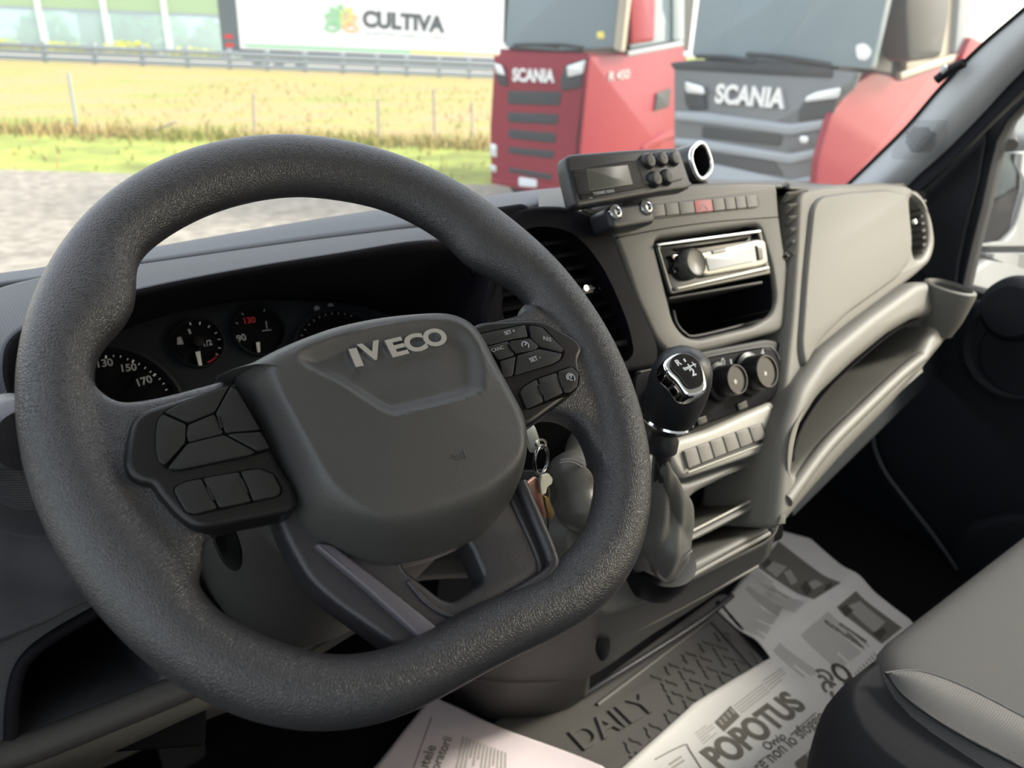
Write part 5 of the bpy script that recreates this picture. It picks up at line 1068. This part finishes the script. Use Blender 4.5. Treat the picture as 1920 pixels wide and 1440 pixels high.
lathe('mirror_switch_pod', DF.P(*DF.uv(1905, 580, .03), .02), DF.n, [(.06, 0), (.058, .02), (.045, .035), (0, .038)], M['door'], door, 40)
plate('door_pocket', DF, fillet(DF.pl([(1825, 975), (1900, 955), (1990, 960), (1990, 1100), (1810, 1100), (1806, 1010)], .03), .02), [], .02, .07, .015, M['door'], door, 3)
ds = tube('door_seal', [atX(x, y, 1.525) for x, y in [(1636, 815), (1642, 845), (1662, 888), (1705, 945), (1755, 1010), (1790, 1060), (1815, 1100)]], .004, M['ledge'], None, 6); tag(ds, 'thin grey curved sealing strip along the lower edge of the passenger door opening', 'door seal')
wg = plate('window_2', DF, WIN, [], -.03, -.026, .001, M['sideglass'], None); tag(wg, kind='structure')
# A pillar
gp_ = [(1586, 347, 1.50), (1640, 295, 1.49), (1700, 235, 1.48), (1760, 165, 1.47), (1830, 92, 1.46), (1925, 10, 1.44), (2000, -60, 1.43)]
mp_ = [(1640, 356, 1.48), (1690, 310, 1.475), (1750, 250, 1.47), (1810, 185, 1.46), (1880, 115, 1.45), (1960, 40, 1.43), (2040, -30, 1.42)]
ep_ = [(1690, 366, 1.52), (1722, 332, 1.52), (1775, 285, 1.52), (1840, 220, 1.51), (1905, 150, 1.50), (1990, 70, 1.48), (2080, 0, 1.46)]
Xr = lambda q: [atX(*p) for p in q]
pil = loft('trim_1', [Xr(gp_), Xr(mp_), Xr(ep_)], M['pillar'], None, 5, 6, thick=0); tag(pil, kind='structure')
e2_ = [(1705, 368, 1.55), (1735, 350, 1.55), (1800, 290, 1.55), (1865, 225, 1.54), (1925, 170, 1.53), (2020, 90, 1.51), (2110, 20, 1.49)]
tag(loft('trim_2', [Xr(ep_), Xr([(a+4, b+6, x-.01) for a, b, x in [(p[0]*.5+q[0]*.5, p[1]*.5+q[1]*.5, p[2]) for p, q in zip(ep_, e2_)]]), Xr(e2_)], M['seal'], None, 5, 3), kind='structure')
tube('pillar_edge', [p+V3((-.004, -.004, 0)) for p in Xr(gp_)], .003, M['seal'], pil, 5)
# speaker grille dots on the pillar
gd = []
from mathutils.bvhtree import BVHTree
bt = BVHTree.FromPolygons([v.co for v in pil.data.vertices], [p.vertices[:] for p in pil.data.polygons])
for i in range(17):
    for j in range(17):
        x = 1664+j*6.2+i*3.4; y = 296-i*4.3
        if not (1672 < x < 1776): continue
        d_ = ray(x, y).normalized(); h_ = bt.ray_cast(CP, d_)
        if h_[0] is None: continue
        hx = abs(x-1727) < 29 and abs(y-262) < 22 and abs(x-1727)+abs(y-262)*1.2 < 42
        nn = h_[1] if h_[1].dot(d_) < 0 else -h_[1]
        gd.append(lathe('d', h_[0]+nn*.0008, nn, [(.0024 if hx else .0014, 0), (0, .0002)], None, None, 6))
gr_ = join_into('speaker_grille', gd, M['mgrey'], pil); gr_['label'] = 'perforated speaker grille'
# clip on the windscreen edge
ck = thing('windscreen_clip', 'small black clip with a pale tip on the windscreen edge by the pillar', 'clip', atX(1780, 135, 1.45))
tube('body', [atX(1756, 150, 1.44), atX(1780, 132, 1.44), atX(1808, 118, 1.44)], .008, M['black'], ck, 3); tube('tip', [atX(1766, 134, 1.435), atX(1776, 126, 1.435)], .006, M['pillar'], ck, 2)
# windscreen glass: curved sheet from ledge to the roof line
wr0 = [p+V3((0, .215, -.06)) for p in Y([(-90, 526, .80), (280, 464, .81), (744, 388, .83), (1060, 351, .85), (1300, 342, .85), (1500, 343, .84)])]+[V3((1.50, .86, 1.60))]
wr1 = [V3((p.x, p.y-.52, 2.35)) for p in wr0]
wm = [V3(((a.x+b.x)/2, (a.y+b.y)/2+.02, (a.z+b.z)/2)) for a, b in zip(wr0, wr1)]
w1_ = loft('window_1', [wr0, wm, wr1], M['wind'], None, 5, 4, thick=0); tag(w1_, kind='structure')
tag(box('ceiling', (.75, -.12, 2.42), 1.8, 1.56, .04, M['headliner'], None, .01), kind='structure')
DL = Frame((-.19, 0, 0), (0, 1, 0), (0, 0, 1))
ld = plate('added_door_2', DL, [(-.92, .86), (1.02, .86), (.98, 1.55), (.78, 1.62), (.25, 2.36), (-.92, 2.36)], [[(-.85, 1.52), (.66, 1.52), (.62, 1.62), (.22, 2.2), (-.85, 2.2)]], -.05, .0, .004, M['door'], None); tag(ld, kind='structure')  # unseen closed driver's door, added to cut low light from the left
wl = plate('added_window_3', DL, [(-.86, 1.50), (.68, 1.50), (.63, 1.62), (.22, 2.22), (-.86, 2.22)], [], -.03, -.026, .001, M['sideglass'], None); tag(wl, kind='structure')  # pane of the added driver's door
tag(box('wall_back', (.75, -.92, 1.65), 1.8, .04, 1.54, M['headliner'], None, .01), kind='structure')  # unseen bulkhead, added to darken the cab and direct its light
# seat
st_ = thing('passenger_seat', 'grey and black fabric passenger bench seat cushion at the lower right', 'seat', (1.05, .05, FZ))
SZ = CZ-.56
def sring(inset, z, rr=.085, x0=.575, x1=1.46, y0=-.5, y1=.275):
    x0 += inset; x1 -= inset; y0 += inset; y1 -= inset; out = []; rr = max(.02, rr-inset*.5)
    for cx_, cy_, a0 in ((x1-rr, y1-rr, 0), (x0+rr, y1-rr, 90), (x0+rr, y0+rr, 180), (x1-rr, y0+rr, 270)):
        for k in range(7):
            a = math.radians(a0+k*15); out.append(V3((cx_+rr*math.cos(a), cy_+rr*math.sin(a), z)))
    return out
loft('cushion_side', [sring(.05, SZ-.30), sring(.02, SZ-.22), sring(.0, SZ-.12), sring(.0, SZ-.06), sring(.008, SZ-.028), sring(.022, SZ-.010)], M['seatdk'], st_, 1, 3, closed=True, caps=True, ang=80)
kx = dict(x0=.648, y1=.268, rr=.09)
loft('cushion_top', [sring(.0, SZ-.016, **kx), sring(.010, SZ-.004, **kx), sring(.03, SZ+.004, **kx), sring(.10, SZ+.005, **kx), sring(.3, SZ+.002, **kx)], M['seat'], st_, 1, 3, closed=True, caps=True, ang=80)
box('seat_base', (1.02, -.1, (FZ+SZ-.3)/2), .75, .5, SZ-.3-FZ, M['black'], st_, .01)
# side bolster strip between the two seams
sa1 = [(1660, 1262), (1720, 1258), (1800, 1284), (1920, 1345), (2050, 1420)]; sa2 = [(1660, 1262), (1700, 1310), (1790, 1372), (1920, 1442), (2050, 1520)]
h_ = SZ+.0065
r_a = [atZ(x, y, h_) for x, y in sa1]; r_b = [atZ(x, y, h_-.004) for x, y in sa2]
mid_ = [(a+b)/2+V3((0, 0, .007 if i_ else 0)) for i_, (a, b) in enumerate(zip(r_a, r_b))]
loft('bolster', [r_a, mid_, r_b], M['seatmid'], st_, 6, 5, thick=0)
tube('seam', [p+V3((0, 0, .0005)) for p in r_a], .0008, M['stitch'], st_, 6); tube('seam', r_b, .0013, M['seatdk'], st_, 6)
# ================================================================== MIRROR and van side outside
mc = atX(1900, 345, 1.90)
mi = thing('wing_mirror', 'tall wing mirror with a main glass above a small wide-angle glass outside the passenger window', 'mirror', mc)
vd = (mc-CP).normalized(); tgt = V3((-.10, -.985, -.10)).normalized(); mn = (-vd+tgt).normalized()
mx_ = V3((0, 0, 1)).cross(mn).normalized()
MF = Frame(mc, mx_, mn.cross(mx_)); 
if MF.n.dot(mn) < 0: print('flip')
def mpl(name, pts, w0, w1, m, bev=.004, r=.015): return plate(name, MF, fillet(MF.pl(pts, w1), r), [], w0, w1, bev, m, mi, 3)
mpl('housing', [(1840, 470), (1822, 560), (1824, 620), (2040, 620), (2060, 250), (1900, 255), (1866, 290), (1850, 380)], -.08, -.006, M['mgrey'], .02, .03)
mpl('main_glass', [(1828, 462), (1842, 400), (1862, 310), (1882, 286), (1930, 282), (2040, 282), (2030, 462)], -.007, .0, M['mirror'], .001, .012)
mpl('wide_angle_glass', [(1830, 474), (1820, 545), (2020, 545), (2025, 474)], -.007, .0, M['mirror'], .001, .010)
tube('arm', [mc+V3((-.02, .05, .15)), V3((DX+.05, .62, 1.72))], .012, M['black'], mi, 3)
vs = plate('van_side_panel', Frame((1.66, 0, 0), (0, 1, 0), (0, 0, 1)), fillet([(-4.6, .15), (.2, .15), (.2, 1.30), (-.9, 1.30), (-.9, 2.3), (-4.6, 2.3)], .05), [], -.03, .03, .02, M['vanwhite'], None)
tag(vs, 'white painted van side seen in the main glass of the wing mirror', 'van side')
for x in (-3.0,): 
    vw = lathe('wheel', V3((1.60, x, GZ+.35)), (1, 0, 0), [(.2, 0), (.34, .0), (.35, .05), (.35, .12), (.2, .14)], M['tredk'], vs, 30)
# parked vehicle just beyond the mirror
nb_ = thing('white_lorry', 'white vehicle with perforated grille partly visible above the wing mirror', 'lorry', (6.2, 1.9, GZ))
NF = Frame((4.6, 1.5, 0), (.45, -.9, 0), (0, 0, 1))
c0 = NF.uv(1895, 235)
fbox('body', NF, c0[0]-.04, c0[0]+1.8, GZ+.5, c0[1]+1.2, -.3, 0, M['vanwhite'], nb_, .05)
fbox('grille', NF, c0[0]-.1, c0[0]+1.2, c0[1]-.12, c0[1]-.05, -.05, .02, M['tdark'], nb_, .01)
for i in range(10):
    for j in range(3): lathe('grille_hole', NF.P(c0[0]+.1+i*.06+(j % 2)*.03, c0[1]+.05+j*.05, .0), NF.n, [(.018, 0), (0, .005)], M['tlgrey'], nb_, 8)
for s_ in (-.3, 1.4): lathe('tyre', NF.P(c0[0]+s_, GZ+.45, -.3), NF.x.cross(V3((0, 0, 1))), [(.2, 0), (.45, 0), (.45, .25), (.2, .25)], M['tredk'], nb_, 24)
